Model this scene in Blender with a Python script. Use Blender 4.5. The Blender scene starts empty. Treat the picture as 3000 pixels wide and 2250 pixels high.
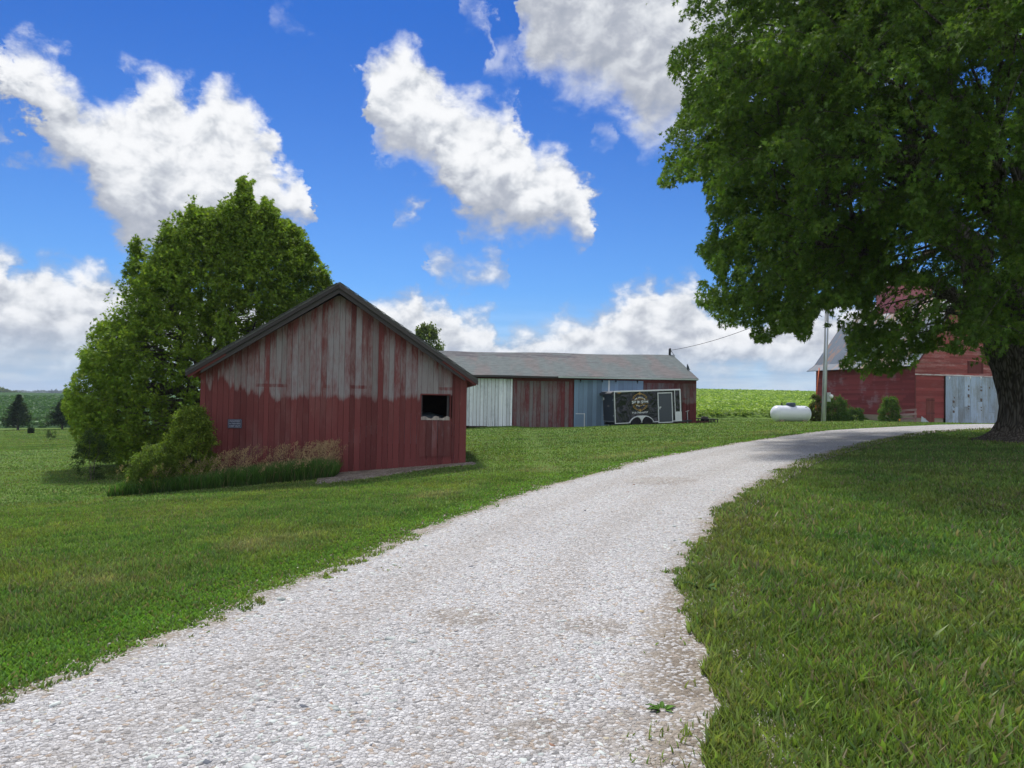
import bpy, bmesh, math, random
import numpy as np
from mathutils import Vector, Matrix, Euler
R = math.radians
C = bpy.context.scene.collection
SC = bpy.context.scene

# ------------------------------------------------------------------ camera
F = 2100.0; CX, CY = 1500.0, 1125.0
ROLL, PITCH, EYE = R(1.0), R(1.34), 1.6
fwd = Vector((0, math.cos(PITCH), math.sin(PITCH)))
up0 = Vector((0, -math.sin(PITCH), math.cos(PITCH)))
ri0 = Vector((1, 0, 0))
right = ri0 * math.cos(ROLL) + up0 * math.sin(ROLL)
up = up0 * math.cos(ROLL) - ri0 * math.sin(ROLL)
cam_d = bpy.data.cameras.new('camera'); cam = bpy.data.objects.new('camera', cam_d); C.objects.link(cam)
cam_d.sensor_width = 36; cam_d.lens = 36 * F / 3000.0; cam_d.clip_start = 0.05; cam_d.clip_end = 20000
M3 = Matrix((right, up, -fwd)).transposed()
cam.matrix_world = Matrix.Translation((0, 0, EYE)) @ M3.to_4x4()
SC.camera = cam
CAMP = Vector((0, 0, EYE))

def ray(px, py):
    return fwd + right * ((px - CX) / F) + up * (-(py - CY) / F)
def at(px, py, Y):
    d = ray(px, py); return CAMP + d * (Y / d.y)
def project(P):
    """world points (n,3) -> picture coordinates of the 3000x2250 photograph"""
    P = np.asarray(P, float) - np.array(CAMP)
    a = P @ np.array(right); b = P @ np.array(up); c = P @ np.array(fwd)
    c = np.where(c > .05, c, .05)
    return CX + F * a / c, CY - F * b / c

# ------------------------------------------------------------------ sun and exposure
SUN_EL, SUN_AZ = 56.0, -14.0          # degrees, azimuth from +Y towards +X
SUN_STRENGTH, SUN_ANGLE = 2.8, 6.0
SKY_STRENGTH = 0.10
EXPOSURE = 0.68
sd = Vector((math.sin(R(SUN_AZ)) * math.cos(R(SUN_EL)), math.cos(R(SUN_AZ)) * math.cos(R(SUN_EL)), math.sin(R(SUN_EL))))
sun_d = bpy.data.lights.new('sun', 'SUN'); sun_d.energy = SUN_STRENGTH; sun_d.angle = R(SUN_ANGLE); sun_d.color = (1.0, .962, .90)
sun = bpy.data.objects.new('sun', sun_d); C.objects.link(sun)
sun.rotation_euler = (-sd).to_track_quat('-Z', 'Y').to_euler(); sun.location = (0, 0, 60)
SC.view_settings.view_transform = 'Standard'; SC.view_settings.look = 'None'
SC.view_settings.exposure = EXPOSURE; SC.view_settings.gamma = 1; SC.view_settings.use_curve_mapping = False
SC.render.engine = 'CYCLES'
SC.cycles.max_bounces = 6; SC.cycles.diffuse_bounces = 3; SC.cycles.glossy_bounces = 3
SC.cycles.transmission_bounces = 4; SC.cycles.transparent_max_bounces = 6
SC.cycles.use_denoising = True; SC.cycles.caustics_reflective = False; SC.cycles.caustics_refractive = False

# ------------------------------------------------------------------ node helper
class G:
    def __init__(s, nt): s.nt = nt; s.nt.nodes.clear()
    def n(s, t, **k):
        o = s.nt.nodes.new(t)
        for a, b in k.items(): setattr(o, a, b)
        return o
    def inp(s, sock, v):
        if v is None: return
        if isinstance(v, bpy.types.NodeSocket): s.nt.links.new(v, sock)
        else:
            if isinstance(v, (tuple, list)) and sock.type == 'RGBA' and len(v) == 3: v = (*v, 1)
            sock.default_value = v
    def m(s, op, a, b=None, c=None, clamp=False):
        o = s.n('ShaderNodeMath', operation=op, use_clamp=clamp)
        s.inp(o.inputs[0], a); s.inp(o.inputs[1], b); s.inp(o.inputs[2], c); return o.outputs[0]
    def vm(s, op, a, b=None, c=None, scale=None):
        o = s.n('ShaderNodeVectorMath', operation=op); s.inp(o.inputs[0], a); s.inp(o.inputs[1], b); s.inp(o.inputs[2], c)
        if scale is not None: s.inp(o.inputs[3], scale)
        return o.outputs['Value'] if op in ('LENGTH', 'DOT_PRODUCT', 'DISTANCE') else o.outputs[0]
    def mix(s, f, a, b, mode='MIX'):
        o = s.n('ShaderNodeMix', data_type='RGBA', blend_type=mode); s.inp(o.inputs[0], f); s.inp(o.inputs[6], a); s.inp(o.inputs[7], b); return o.outputs[2]
    def mixf(s, f, a, b):
        o = s.n('ShaderNodeMix', data_type='FLOAT'); s.inp(o.inputs[0], f); s.inp(o.inputs[2], a); s.inp(o.inputs[3], b); return o.outputs[0]
    def ss(s, x, a, b):           # smoothstep a..b -> 0..1
        o = s.n('ShaderNodeMapRange', interpolation_type='SMOOTHSTEP'); s.inp(o.inputs[0], x); s.inp(o.inputs[1], a); s.inp(o.inputs[2], b); return o.outputs[0]
    def noise(s, v, scale, det=4, rough=.5, dist=0, col=False):
        o = s.n('ShaderNodeTexNoise'); s.inp(o.inputs['Vector'], v); s.inp(o.inputs['Scale'], scale); s.inp(o.inputs['Detail'], det)
        s.inp(o.inputs['Roughness'], rough); s.inp(o.inputs['Distortion'], dist); return o.outputs[1 if col else 0]
    def vor(s, v, scale, feat='F1', out=0, rnd=1):
        o = s.n('ShaderNodeTexVoronoi', feature=feat); s.inp(o.inputs['Vector'], v); s.inp(o.inputs['Scale'], scale); s.inp(o.inputs['Randomness'], rnd); return o.outputs[out]
    def wn(s, v, dim='1D'):
        o = s.n('ShaderNodeTexWhiteNoise', noise_dimensions=dim); s.inp(o.inputs[1 if dim == '1D' else 0], v); return o.outputs[0]
    def xyz(s, v):
        o = s.n('ShaderNodeSeparateXYZ'); s.inp(o.inputs[0], v); return o.outputs
    def comb(s, x, y, z):
        o = s.n('ShaderNodeCombineXYZ'); s.inp(o.inputs[0], x); s.inp(o.inputs[1], y); s.inp(o.inputs[2], z); return o.outputs[0]
    def attr(s, name, out=2):
        o = s.n('ShaderNodeAttribute', attribute_name=name); return o.outputs[out]
    def obj(s): return s.n('ShaderNodeTexCoord').outputs['Object']
    def ramp(s, f, stops):
        o = s.n('ShaderNodeValToRGB'); s.inp(o.inputs[0], f); e = o.color_ramp.elements
        while len(e) < len(stops): e.new(1)
        for i, (p, c) in enumerate(stops): e[i].position = p; e[i].color = (*c, 1)
        return o.outputs[0]
    def bump(s, h, st=.5, d=.02):
        o = s.n('ShaderNodeBump'); s.inp(o.inputs['Strength'], st); s.inp(o.inputs['Distance'], d); s.inp(o.inputs['Height'], h); return o.outputs[0]

def material(name, fn, disp=False):
    m = bpy.data.materials.new(name); m.use_nodes = True; g = G(m.node_tree)
    out = g.n('ShaderNodeOutputMaterial'); sh = fn(g)
    g.nt.links.new(sh, out.inputs[0]); return m
def pbr(g, col, rough=.8, metal=0, normal=None, spec=.3, **k):
    b = g.n('ShaderNodeBsdfPrincipled'); g.inp(b.inputs['Base Color'], col); g.inp(b.inputs['Roughness'], rough)
    g.inp(b.inputs['Metallic'], metal); g.inp(b.inputs['Normal'], normal); g.inp(b.inputs['Specular IOR Level'], spec)
    for a, v in k.items(): g.inp(b.inputs[a], v)
    return b.outputs[0]
def plain(name, col, rough=.7, metal=0, spec=.3, var=.12, sc=6):
    def f(g):
        n = g.noise(g.obj(), sc, 5, .6); v = g.m('MULTIPLY_ADD', n, 2 * var, 1 - var)
        c = g.vm('SCALE', g.comb(*col), scale=v)
        return pbr(g, c, rough, metal, g.bump(n, .2, .01), spec)
    return material(name, f)

# ------------------------------------------------------------------ world: Nishita sky with cumulus
def sky_xy(px, py):
    d = ray(px, py).normalized(); return math.degrees(math.atan2(d.x, d.y)), math.degrees(math.asin(d.z))
AZ0, AZW, EL0, ELW = -44.0, 88.0, -5.0, 75.0
CL = {
 'A': [(10,180,180),(30,122,200),(50,106,250),(95,108,445),(140,150,480),(190,205,535),(235,262,520),(300,285,640),(345,285,700),(372,232,740),(420,206,780),(480,206,790),
       (545,245,790),(590,300,790),(606,262,790),(655,242,780),(705,258,760),(745,305,740),(775,345,720),(800,400,700),(832,480,665),(872,515,655),(892,548,640),(910,590,590)],
 'B': [(1050,250,250),(1062,225,285),(1085,165,300),(1105,120,470),(1150,95,512),(1190,98,506),(1235,160,500),(1285,228,525),(1320,258,600),(1370,277,690),(1430,277,705),
       (1510,285,712),(1550,420,715),(1600,425,705),(1655,440,695),(1695,475,720),(1722,535,725),(1750,605,700),(1772,640,640)],
 'C': [(1480,120,120),(1500,-60,170),(1540,-400,180),(1600,-400,285),(1650,-500,310),(1750,-500,322),(1800,-500,338),(1850,-500,400),(1895,-500,436),(1960,-500,442),(2060,-500,430),
       (2300,-500,330),(2600,-500,250),(3000,-500,120),(3200,-500,120)],
 'D': [(0,700,1130),(30,708,1130),(50,755,1130),(85,728,1130),(130,724,1130),(165,770,1130),(205,785,1130),(255,765,1130),(285,770,1130),(310,795,1130),(420,800,1130),(700,830,1130),(1000,880,1130),
       (1085,862,1130),(1140,842,1130),(1200,818,1130),(1245,850,1130),(1320,850,1130),(1350,905,1130),(1420,905,1130),(1460,985,1130),(1540,945,1130),(1600,936,1130),(1660,897,1130),
       (1760,878,1130),(1850,818,1130),(1885,800,1130),(1930,840,1130),(1965,806,1130),(2040,800,1130),(2095,890,1130),(2400,850,1130)],
 'E': [(0,315,415),(22,330,432),(45,350,445),(62,410,410),(1145,665,665),(1160,632,668),(1195,588,655),(1238,545,600),(1250,580,580),(1252,755,755),(1262,728,775),(1290,720,826),(1340,738,834),(1385,752,842),
       (1412,728,845),(1450,716,842),(1485,714,828),(1508,740,740),(2000,740,740)],
 'F': [(800,70,70),(830,38,66),(880,52,78),(920,90,90),(940,90,90),(1335,10,10),(1350,-20,45),(1400,-30,60),(1450,-10,60),(1500,60,200),(1440,160,240),(1320,240,300),(2000,280,280)],
}
CL['F'] = [(790,70,70),(830,38,66),(880,52,78),(930,90,90),(1330,20,20),(1350,-30,50),(1400,-30,60),(1430,150,235),(1480,100,200),(1530,110,200),(1560,250,250),(1700,430,430),(1720,350,420),(1790,370,420),(1830,400,400)]

w = bpy.data.worlds.new('World'); SC.world = w; w.use_nodes = True
def build_world(g):
    out = g.n('ShaderNodeOutputWorld'); bg = g.n('ShaderNodeBackground'); bg.inputs[1].default_value = SKY_STRENGTH
    g.nt.links.new(bg.outputs[0], out.inputs[0])
    sky = g.n('ShaderNodeTexSky'); sky.sky_type = 'NISHITA'; sky.sun_disc = False
    sky.sun_elevation = R(SUN_EL); sky.sun_rotation = R(SUN_AZ); sky.air_density = 1.0; sky.dust_density = .6; sky.ozone_density = 3.0
    p = g.n('ShaderNodeTexCoord').outputs['Generated']
    x, y, z = g.xyz(p)
    az = g.m('MULTIPLY', g.m('ARCTAN2', x, y), 180 / math.pi)
    el = g.m('MULTIPLY', g.m('ARCSINE', z), 180 / math.pi)
    # billowing warp of the coordinates
    q = g.comb(g.m('MULTIPLY', az, .1), g.m('MULTIPLY', el, .13), 0.0)
    wcol = g.noise(q, 2.3, 5, .62, 0, True)
    wv = g.vm('SUBTRACT', wcol, (.5, .5, .5))
    wx, wy, wz = g.xyz(wv)
    az2 = g.m('MULTIPLY_ADD', wx, 7.0, az); el2 = g.m('MULTIPLY_ADD', wy, 4.5, el)
    u = g.m('DIVIDE', g.m('SUBTRACT', az2, AZ0), AZW, clamp=True)
    e = g.m('DIVIDE', g.m('SUBTRACT', el2, EL0), ELW)
    # two relief samples for light on the billows
    rel = g.noise(q, 4.0, 8, .56, .2)
    q2 = g.vm('ADD', q, (-.035, .075, 0))
    rel2 = g.noise(q2, 4.0, 4, .52, .2)
    puff = g.vor(g.vm('ADD', q, g.vm('SCALE', wv, scale=.35)), 5.5, 'SMOOTH_F1')
    alpha = None; shade = None
    for key, soft, dens in (('A', 1.1, 1), ('B', 1.3, 1), ('C', 2.2, 1), ('D', 1.3, 1), ('E', 1.3, .85), ('F', 1.8, .55)):
        pts = []
        for (px, t, b) in CL[key]:
            a1, t1 = sky_xy(px, t); a2, b1 = sky_xy(px, b)
            if t == b: t1 -= 2.4; b1 += 2.4
            amid = sky_xy(px, (max(t, 0) + b) / 2)[0]
            pts.append((min(1, max(0, (amid - AZ0) / AZW)), max(0, (t1 - EL0) / ELW), max(0, (b1 - EL0) / ELW)))
        pts.sort()
        o = g.n('ShaderNodeValToRGB'); g.inp(o.inputs[0], u); o.color_ramp.interpolation = 'LINEAR'
        els = o.color_ramp.elements
        while len(els) < len(pts): els.new(1)
        for i, (pp, tt, bb) in enumerate(pts): els[i].position = pp; els[i].color = (tt, bb, 0, 1)
        sr = g.n('ShaderNodeSeparateColor'); g.inp(sr.inputs[0], o.outputs[0])
        top, bot = sr.outputs[0], sr.outputs[1]
        dt = g.m('MULTIPLY', g.m('SUBTRACT', top, e), ELW); db = g.m('MULTIPLY', g.m('SUBTRACT', e, bot), ELW)
        d = g.m('SMOOTH_MIN', dt, db, .6)
        d = g.m('ADD', d, g.m('MULTIPLY_ADD', rel, 4.6, -2.15 if key != 'F' else -1.8))
        d = g.m('SUBTRACT', d, g.m('MULTIPLY', puff, .8))
        a = g.m('MULTIPLY', g.ss(d, -.75, soft * 1.45), dens)
        h = g.m('DIVIDE', db, g.m('MAXIMUM', g.m('ADD', dt, db), 1.2), clamp=True)
        # depth into the cloud from its top: deep = grey belly
        if key == 'D': sh = g.mixf(g.ss(dt, .5, 8.5), 1.0, .66)
        elif key == 'C': sh = g.mixf(g.ss(db, 0, 10), .62, .80)
        else: sh = g.mixf(g.ss(h, .0, .62), .52, 1.0)
        if key in 'EF': sh = .92
        if alpha is None: alpha, shade = a, sh
        else:
            shade = g.mixf(a, shade, sh); alpha = g.m('MAXIMUM', alpha, a)
    # cumulus out of view beside and behind the camera, rear cover thickened for fill
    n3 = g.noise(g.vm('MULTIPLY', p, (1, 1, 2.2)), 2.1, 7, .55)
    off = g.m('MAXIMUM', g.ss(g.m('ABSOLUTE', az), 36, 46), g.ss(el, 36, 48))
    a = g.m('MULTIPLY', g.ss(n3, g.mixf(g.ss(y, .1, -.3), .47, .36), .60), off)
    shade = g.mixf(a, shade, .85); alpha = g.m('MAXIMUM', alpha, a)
    # relief: facing the sun is white, away is grey-lavender
    lit = g.m('MULTIPLY_ADD', g.m('SUBTRACT', rel, rel2), 1.7, .62, clamp=True)
    lit = g.mixf(.40, lit, g.ss(rel, .28, .66))
    core = g.ss(alpha, .5, 1.0)
    val = g.m('MULTIPLY', shade, g.m('MULTIPLY_ADD', lit, .56, .53))
    val = g.m('MINIMUM', val, 1.0)
    t = g.ss(val, .34, 1.0)
    ccol = g.ramp(t, [(0, (.36, .40, .48)), (.35, (.50, .53, .60)), (.65, (.69, .72, .77)), (1, (.97, .98, 1.0))])
    ccol = g.vm('SCALE', ccol, scale=g.mixf(g.ss(y, .1, -.3), 6.2, 10.5))  # clouds behind the camera brightened to add fill on shaded fronts
    # low sky: pale haze band with faint cloud streaks
    skyc = g.vm('MULTIPLY', sky.outputs[0], g.mix(g.ss(el, 4, 34), (.24, .46, .74, 1), (.050, .225, .60, 1)))
    streak = g.noise(g.comb(g.m('MULTIPLY', az, .05), g.m('MULTIPLY', el, .42), 3.3), 2.4, 6, .6)
    hz = g.m('MULTIPLY', g.m('SUBTRACT', 1, g.ss(el, 0, 9.0)), .72)
    hcol = g.mix(g.ss(streak, .38, .66), (2.8, 3.8, 5.3, 1), (5.2, 5.6, 6.1, 1))
    mask_left = g.ss(g.m('ABSOLUTE', az), 70, 90)
    base = g.mix(hz, skyc, hcol)
    # clouds lose contrast towards the horizon
    alpha2 = g.m('MULTIPLY', alpha, g.mixf(g.ss(el, .2, 5.0), .35, 1.0))
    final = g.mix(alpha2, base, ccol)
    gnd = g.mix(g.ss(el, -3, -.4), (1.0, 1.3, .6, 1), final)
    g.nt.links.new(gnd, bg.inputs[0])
build_world(G(w.node_tree))
w.cycles.sampling_method = 'MANUAL'; w.cycles.sample_map_resolution = 512

# ------------------------------------------------------------------ mesh helpers
rs = random.Random(7)
rng = np.random.default_rng(11)
class MB:
    def __init__(s): s.v = []; s.f = []; s.mi = []; s.r = []; s.b = []
    def add(s, vs, fs, m=0, r=.5, b=0.):
        o = len(s.v); s.v += [tuple(x) for x in vs]; s.f += [tuple(i + o for i in f) for f in fs]
        s.mi += [m] * len(fs); s.r += [r] * len(fs); s.b += [b] * len(fs); return s
    def box(s, x0, x1, y0, y1, z0, z1, m=0, r=.5, b=0.):
        vs = [(x, y, z) for x in (x0, x1) for y in (y0, y1) for z in (z0, z1)]
        return s.add(vs, [(0,1,3,2),(4,6,7,5),(0,4,5,1),(2,3,7,6),(0,2,6,4),(1,5,7,3)], m, r, b)
    def prism(s, pts, y0, y1, m=0, r=.5, b=0.):      # polygon in x,z pushed along y
        n = len(pts); vs = [(x, y0, z) for x, z in pts] + [(x, y1, z) for x, z in pts]
        fs = [tuple(range(n)), tuple(range(2 * n - 1, n - 1, -1))] + [(i, i + n, (i + 1) % n + n, (i + 1) % n) for i in range(n)]
        return s.add(vs, fs, m, r, b)
    def bar(s, a, c, w, h, m=0, r=.5, upv=(0, 0, 1)):  # rectangular bar from a to c
        a = Vector(a); c = Vector(c); d = (c - a).normalized(); U = Vector(upv)
        sd_ = d.cross(U); sd_ = sd_.normalized() if sd_.length > 1e-4 else Vector((1, 0, 0)); U = sd_.cross(d)
        vs = [p + sd_ * i * w / 2 + U * j * h / 2 for p in (a, c) for i, j in ((-1, -1), (1, -1), (1, 1), (-1, 1))]
        return s.add(vs, [(3,2,1,0),(4,5,6,7),(0,1,5,4),(1,2,6,5),(2,3,7,6),(3,0,4,7)], m, r)
    def tube(s, path, rad, k=8, m=0, r=.5, cap=True, dispf=None):
        path = [Vector(p) for p in path]; n = len(path)
        if not isinstance(rad, (list, tuple)): rad = [rad] * n
        vs = []; U = None
        for i, p in enumerate(path):
            d = (path[min(i + 1, n - 1)] - path[max(i - 1, 0)]).normalized()
            if U is None:
                U = Vector((1, 0, 0)) if abs(d.x) < .9 else Vector((0, 1, 0))
            U = (U - d * U.dot(d)).normalized(); V = d.cross(U)
            for j in range(k):
                a = 2 * math.pi * j / k; rr = rad[i] * (dispf(a, i / max(1, n - 1), p) if dispf else 1)
                vs.append(p + (U * math.cos(a) + V * math.sin(a)) * rr)
        fs = [(i * k + j, i * k + (j + 1) % k, (i + 1) * k + (j + 1) % k, (i + 1) * k + j) for i in range(n - 1) for j in range(k)]
        if cap: fs += [tuple(range(k - 1, -1, -1)), tuple(range((n - 1) * k, n * k))]
        return s.add(vs, fs, m, r)
    def lathe(s, prof, org, axis='z', k=24, m=0, r=.5):   # prof: (radius, height)
        vs = []
        for (ra, h) in prof:
            for j in range(k):
                a = 2 * math.pi * j / k; c, si = ra * math.cos(a), ra * math.sin(a)
                v = (c, si, h) if axis == 'z' else ((h, c, si) if axis == 'x' else (c, h, si))
                vs.append((org[0] + v[0], org[1] + v[1], org[2] + v[2]))
        n = len(prof)
        fs = [(i * k + j, i * k + (j + 1) % k, (i + 1) * k + (j + 1) % k, (i + 1) * k + j) for i in range(n - 1) for j in range(k)]
        fs += [tuple(range(k - 1, -1, -1)), tuple(range((n - 1) * k, n * k))]
        return s.add(vs, fs, m, r)
    def build(s, name, mats, parent=None, smooth=False, bevel=0, recalc=True):
        me = bpy.data.meshes.new(name); me.from_pydata(s.v, [], s.f)
        if not isinstance(mats, (list, tuple)): mats = [mats]
        for mm in mats: me.materials.append(mm)
        me.polygons.foreach_set('material_index', s.mi)
        for nm, dat in (('rnd', s.r), ('bias', s.b)):
            at_ = me.attributes.new(nm, 'FLOAT', 'FACE'); at_.data.foreach_set('value', dat)
        if recalc:
            bm = bmesh.new(); bm.from_mesh(me); bmesh.ops.recalc_face_normals(bm, faces=bm.faces); bm.to_mesh(me); bm.free()
        if smooth: me.polygons.foreach_set('use_smooth', [True] * len(me.polygons))
        me.update(); o = bpy.data.objects.new(name, me); C.objects.link(o)
        if parent: o.parent = parent
        if bevel:
            bv = o.modifiers.new('bevel', 'BEVEL'); bv.width = bevel; bv.segments = 2; bv.limit_method = 'ANGLE'
        return o

def tag(o, label=None, cat=None, group=None, kind=None):
    if label: o['label'] = label
    if cat: o['category'] = cat
    if group: o['group'] = group
    if kind: o['kind'] = kind
    return o
def empty(name, loc=(0, 0, 0), rot=(0, 0, 0), label=None, cat=None, group=None):
    o = bpy.data.objects.new(name, None); C.objects.link(o); o.location = loc; o.rotation_euler = rot; o.empty_display_size = .3
    return tag(o, label, cat, group)

def fast_mesh(name, verts, npoly, per, mat, parent=None, cols=None, smooth=False, extra=None):
    """verts (N,3); every polygon has `per` consecutive vertices, or `per` is a template list of faces with npoly blades"""
    me = bpy.data.meshes.new(name)
    nv = len(verts)
    if isinstance(per, int):
        loops = np.arange(npoly * per, dtype=np.int32); starts = np.arange(npoly, dtype=np.int32) * per
        tot = npoly
    else:
        vper = per[0]; faces = per[1]
        tl = np.concatenate([np.array(f) for f in faces]); ln = np.array([len(f) for f in faces])
        loops = (np.arange(npoly)[:, None] * vper + tl[None]).reshape(-1).astype(np.int32)
        st = np.concatenate([[0], np.cumsum(ln)[:-1]])
        starts = (np.arange(npoly)[:, None] * len(tl) + st[None]).reshape(-1).astype(np.int32); tot = npoly * len(faces)
    me.vertices.add(nv); me.vertices.foreach_set('co', np.asarray(verts, np.float32).reshape(-1))
    me.loops.add(len(loops)); me.loops.foreach_set('vertex_index', loops)
    me.polygons.add(tot); me.polygons.foreach_set('loop_start', starts)
    if smooth: me.polygons.foreach_set('use_smooth', np.ones(tot, bool))
    me.update(calc_edges=True)
    if cols is not None:
        a = me.attributes.new('col', 'FLOAT_COLOR', 'POINT')
        c4 = np.ones((nv, 4), np.float32); c4[:, :3] = cols; a.data.foreach_set('color', c4.reshape(-1))
    me.materials.append(mat)
    o = bpy.data.objects.new(name, me); C.objects.link(o)
    if parent: o.parent = parent
    return o

def sm(t): t = np.clip(t, 0, 1); return t * t * (3 - 2 * t)
def hash2(ix, iy, seed):
    h = (ix.astype(np.int64) * 374761393 + iy.astype(np.int64) * 668265263 + seed * 1442695041) & 0x7fffffff
    h = (h ^ (h >> 13)) * 1274126177 & 0x7fffffff
    return ((h ^ (h >> 16)) & 0xffffff) / float(0xffffff)
def vn(x, y, s=1.0, seed=0):
    x = np.asarray(x, float) / s; y = np.asarray(y, float) / s
    ix = np.floor(x); iy = np.floor(y); fx = sm(x - ix); fy = sm(y - iy)
    a = hash2(ix, iy, seed); b = hash2(ix + 1, iy, seed); c = hash2(ix, iy + 1, seed); d = hash2(ix + 1, iy + 1, seed)
    return (a * (1 - fx) + b * fx) * (1 - fy) + (c * (1 - fx) + d * fx) * fy
def fbm(x, y, s=1.0, seed=0, o=4):
    t = 0; a = .5; n = 0
    for i in range(o): t = t + a * vn(x, y, s / 2 ** i, seed + i * 17); n += a; a *= .55
    return t / n
def in_poly(px, py, poly):
    px = np.asarray(px); py = np.asarray(py); r = np.zeros(px.shape, bool); n = len(poly)
    for i in range(n):
        x1, y1 = poly[i]; x2, y2 = poly[(i + 1) % n]
        if y1 == y2: continue
        c = ((y1 > py) != (y2 > py)) & (px < (x2 - x1) * (py - y1) / (y2 - y1) + x1); r ^= c
    return r

# ------------------------------------------------------------------ terrain
def T(x, y):
    x = np.asarray(x, float); y = np.asarray(y, float)
    z = .045 * 17 * (1 - np.exp(-np.maximum(x - 1, 0) / 17. * 1.25)) / (1 - math.exp(-1.25)) * np.minimum(1, 1.0) * sm((y - 4) / 14)
    z = np.minimum(z, .80)
    z = z - 4.5 * (1 - np.exp(np.minimum(x, 0) / 50)) * sm((y - 3) / 14)
    z = z - .35 * sm((y - 39) / 7) * sm((x + 2) / 8)
    ys = np.maximum(y, 1.0); a = x / ys; wgt = sm((a + .38) / .5)
    st = 95 + (58 - 95) * wgt; sl = .0273 + (.0312 - .0273) * wgt; en = 300 + (260 - 300) * wgt
    zf = sl * np.clip(y - st, 0, en - st)
    z = z + zf
    fade = sm((y - en) / 500)
    z = z * (1 - fade) + (-8.0) * fade
    return z
def tz(x, y): return float(T(np.array([x]), np.array([y]))[0])
def ground_hit(px, py):
    d = ray(px, py); t = 1.5
    while t < 400:
        p = CAMP + d * t
        if p.z <= tz(p.x, p.y): break
        t += .05 + t * .002
    return p
def spread(a, b, fine, lim_lo, lim_hi, grow=1.12):
    c = list(np.arange(a, b + 1e-6, fine)); st = fine
    while c[-1] < lim_hi: st *= grow; c.append(c[-1] + st)
    st = fine; lo = []
    cur = a
    while cur > lim_lo: st *= grow; cur -= st; lo.append(cur)
    return np.array(lo[::-1] + c)

def grid_mesh(name, xs, ys, mat, zoff=0, fn=None):
    X, Y = np.meshgrid(xs, ys); Z = T(X, Y) + zoff
    if fn is not None: Z = Z + fn(X, Y)
    v = np.stack([X, Y, Z], -1).reshape(-1, 3); nx, ny = len(xs), len(ys)
    i = np.arange(nx - 1)[None] + np.arange(ny - 1)[:, None] * nx
    f = np.stack([i, i + 1, i + nx + 1, i + nx], -1).reshape(-1, 4)
    me = bpy.data.meshes.new(name); me.vertices.add(len(v)); me.vertices.foreach_set('co', v.astype(np.float32).reshape(-1))
    me.loops.add(f.size); me.loops.foreach_set('vertex_index', f.reshape(-1).astype(np.int32))
    me.polygons.add(len(f)); me.polygons.foreach_set('loop_start', np.arange(len(f), dtype=np.int32) * 4)
    me.polygons.foreach_set('use_smooth', np.ones(len(f), bool)); me.update(calc_edges=True); me.materials.append(mat)
    o = bpy.data.objects.new(name, me); C.objects.link(o); return o

def m_lawn(g):
    p = g.obj()
    a = g.noise(p, .35, 5, .6); b = g.noise(p, 2.2, 6, .65); c = g.noise(g.vm('MULTIPLY', p, (1, .45, 1)), 30, 4, .7)
    col = g.mix(g.ss(a, .35, .65), (.095, .165, .030, 1), (.130, .205, .038, 1))
    col = g.mix(g.m('MULTIPLY', g.ss(b, .52, .72), .6), col, (.125, .125, .045, 1))
    col = g.mix(g.m('MULTIPLY', g.ss(c, .45, .75), .55), col, (.028, .045, .012, 1))
    return pbr(g, col, .9, 0, g.bump(g.m('ADD', c, b), .8, .05), .1)
M_lawn = material('lawn', m_lawn)
ground = grid_mesh('ground', spread(-30, 34, .8, -3800, 3800), spread(-6, 66, .8, -900, 6000), M_lawn)
tag(ground, kind='structure')

# driveway edges from the photograph, laid on the terrain
dl = [(0,2088),(271,1973),(542,1878),(760,1776),(1085,1641),(1356,1526),(1627,1427),(1899,1353),(2170,1302),(2441,1263),(2712,1249)]
dr = [(1905,2250),(1895,1966),(1939,1790),(1966,1695),(2020,1600),(2095,1492),(2170,1437),(2305,1367),(2441,1322),(2577,1288),(2712,1266)]
L_ = [ground_hit(*p) for p in dl]; R_ = [ground_hit(*p) for p in dr]
print('drive L', [(round(p.x,1), round(p.y,1)) for p in L_]); print('drive R', [(round(p.x,1), round(p.y,1)) for p in R_])
ly = [-8] + [p.y for p in L_]; lx = [-9.5] + [p.x for p in L_]
ry = [-8] + [p.y for p in R_]; rx = [-2.5] + [p.x for p in R_]
yend = 41.0
ly += [36.5, yend]; lx += [L_[-1].x + (36.5 - L_[-1].y) * 1.25, L_[-1].x + (yend - L_[-1].y) * 1.9 + 2]
ry += [36.5, yend]; rx += [R_[-1].x + (36.5 - R_[-1].y) * 1.7, R_[-1].x + (yend - R_[-1].y) * 2.4 + 2]
o_ = np.argsort(ly); ly = np.array(ly)[o_]; lx = np.array(lx)[o_]
o_ = np.argsort(ry); ry = np.array(ry)[o_]; rx = np.array(rx)[o_]
def XL(y): return np.interp(y, ly, lx)
def XR(y): return np.interp(y, ry, rx)
def edge_in(x, y):
    """signed distance in metres inside the gravel (approximate, perpendicular)"""
    sl = (XL(y + .5) - XL(y - .5)); sr = (XR(y + .5) - XR(y - .5))
    dl_ = (x - XL(y)) / np.sqrt(1 + sl ** 2); dr_ = (XR(y) - x) / np.sqrt(1 + sr ** 2)
    return dl_, dr_

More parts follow.
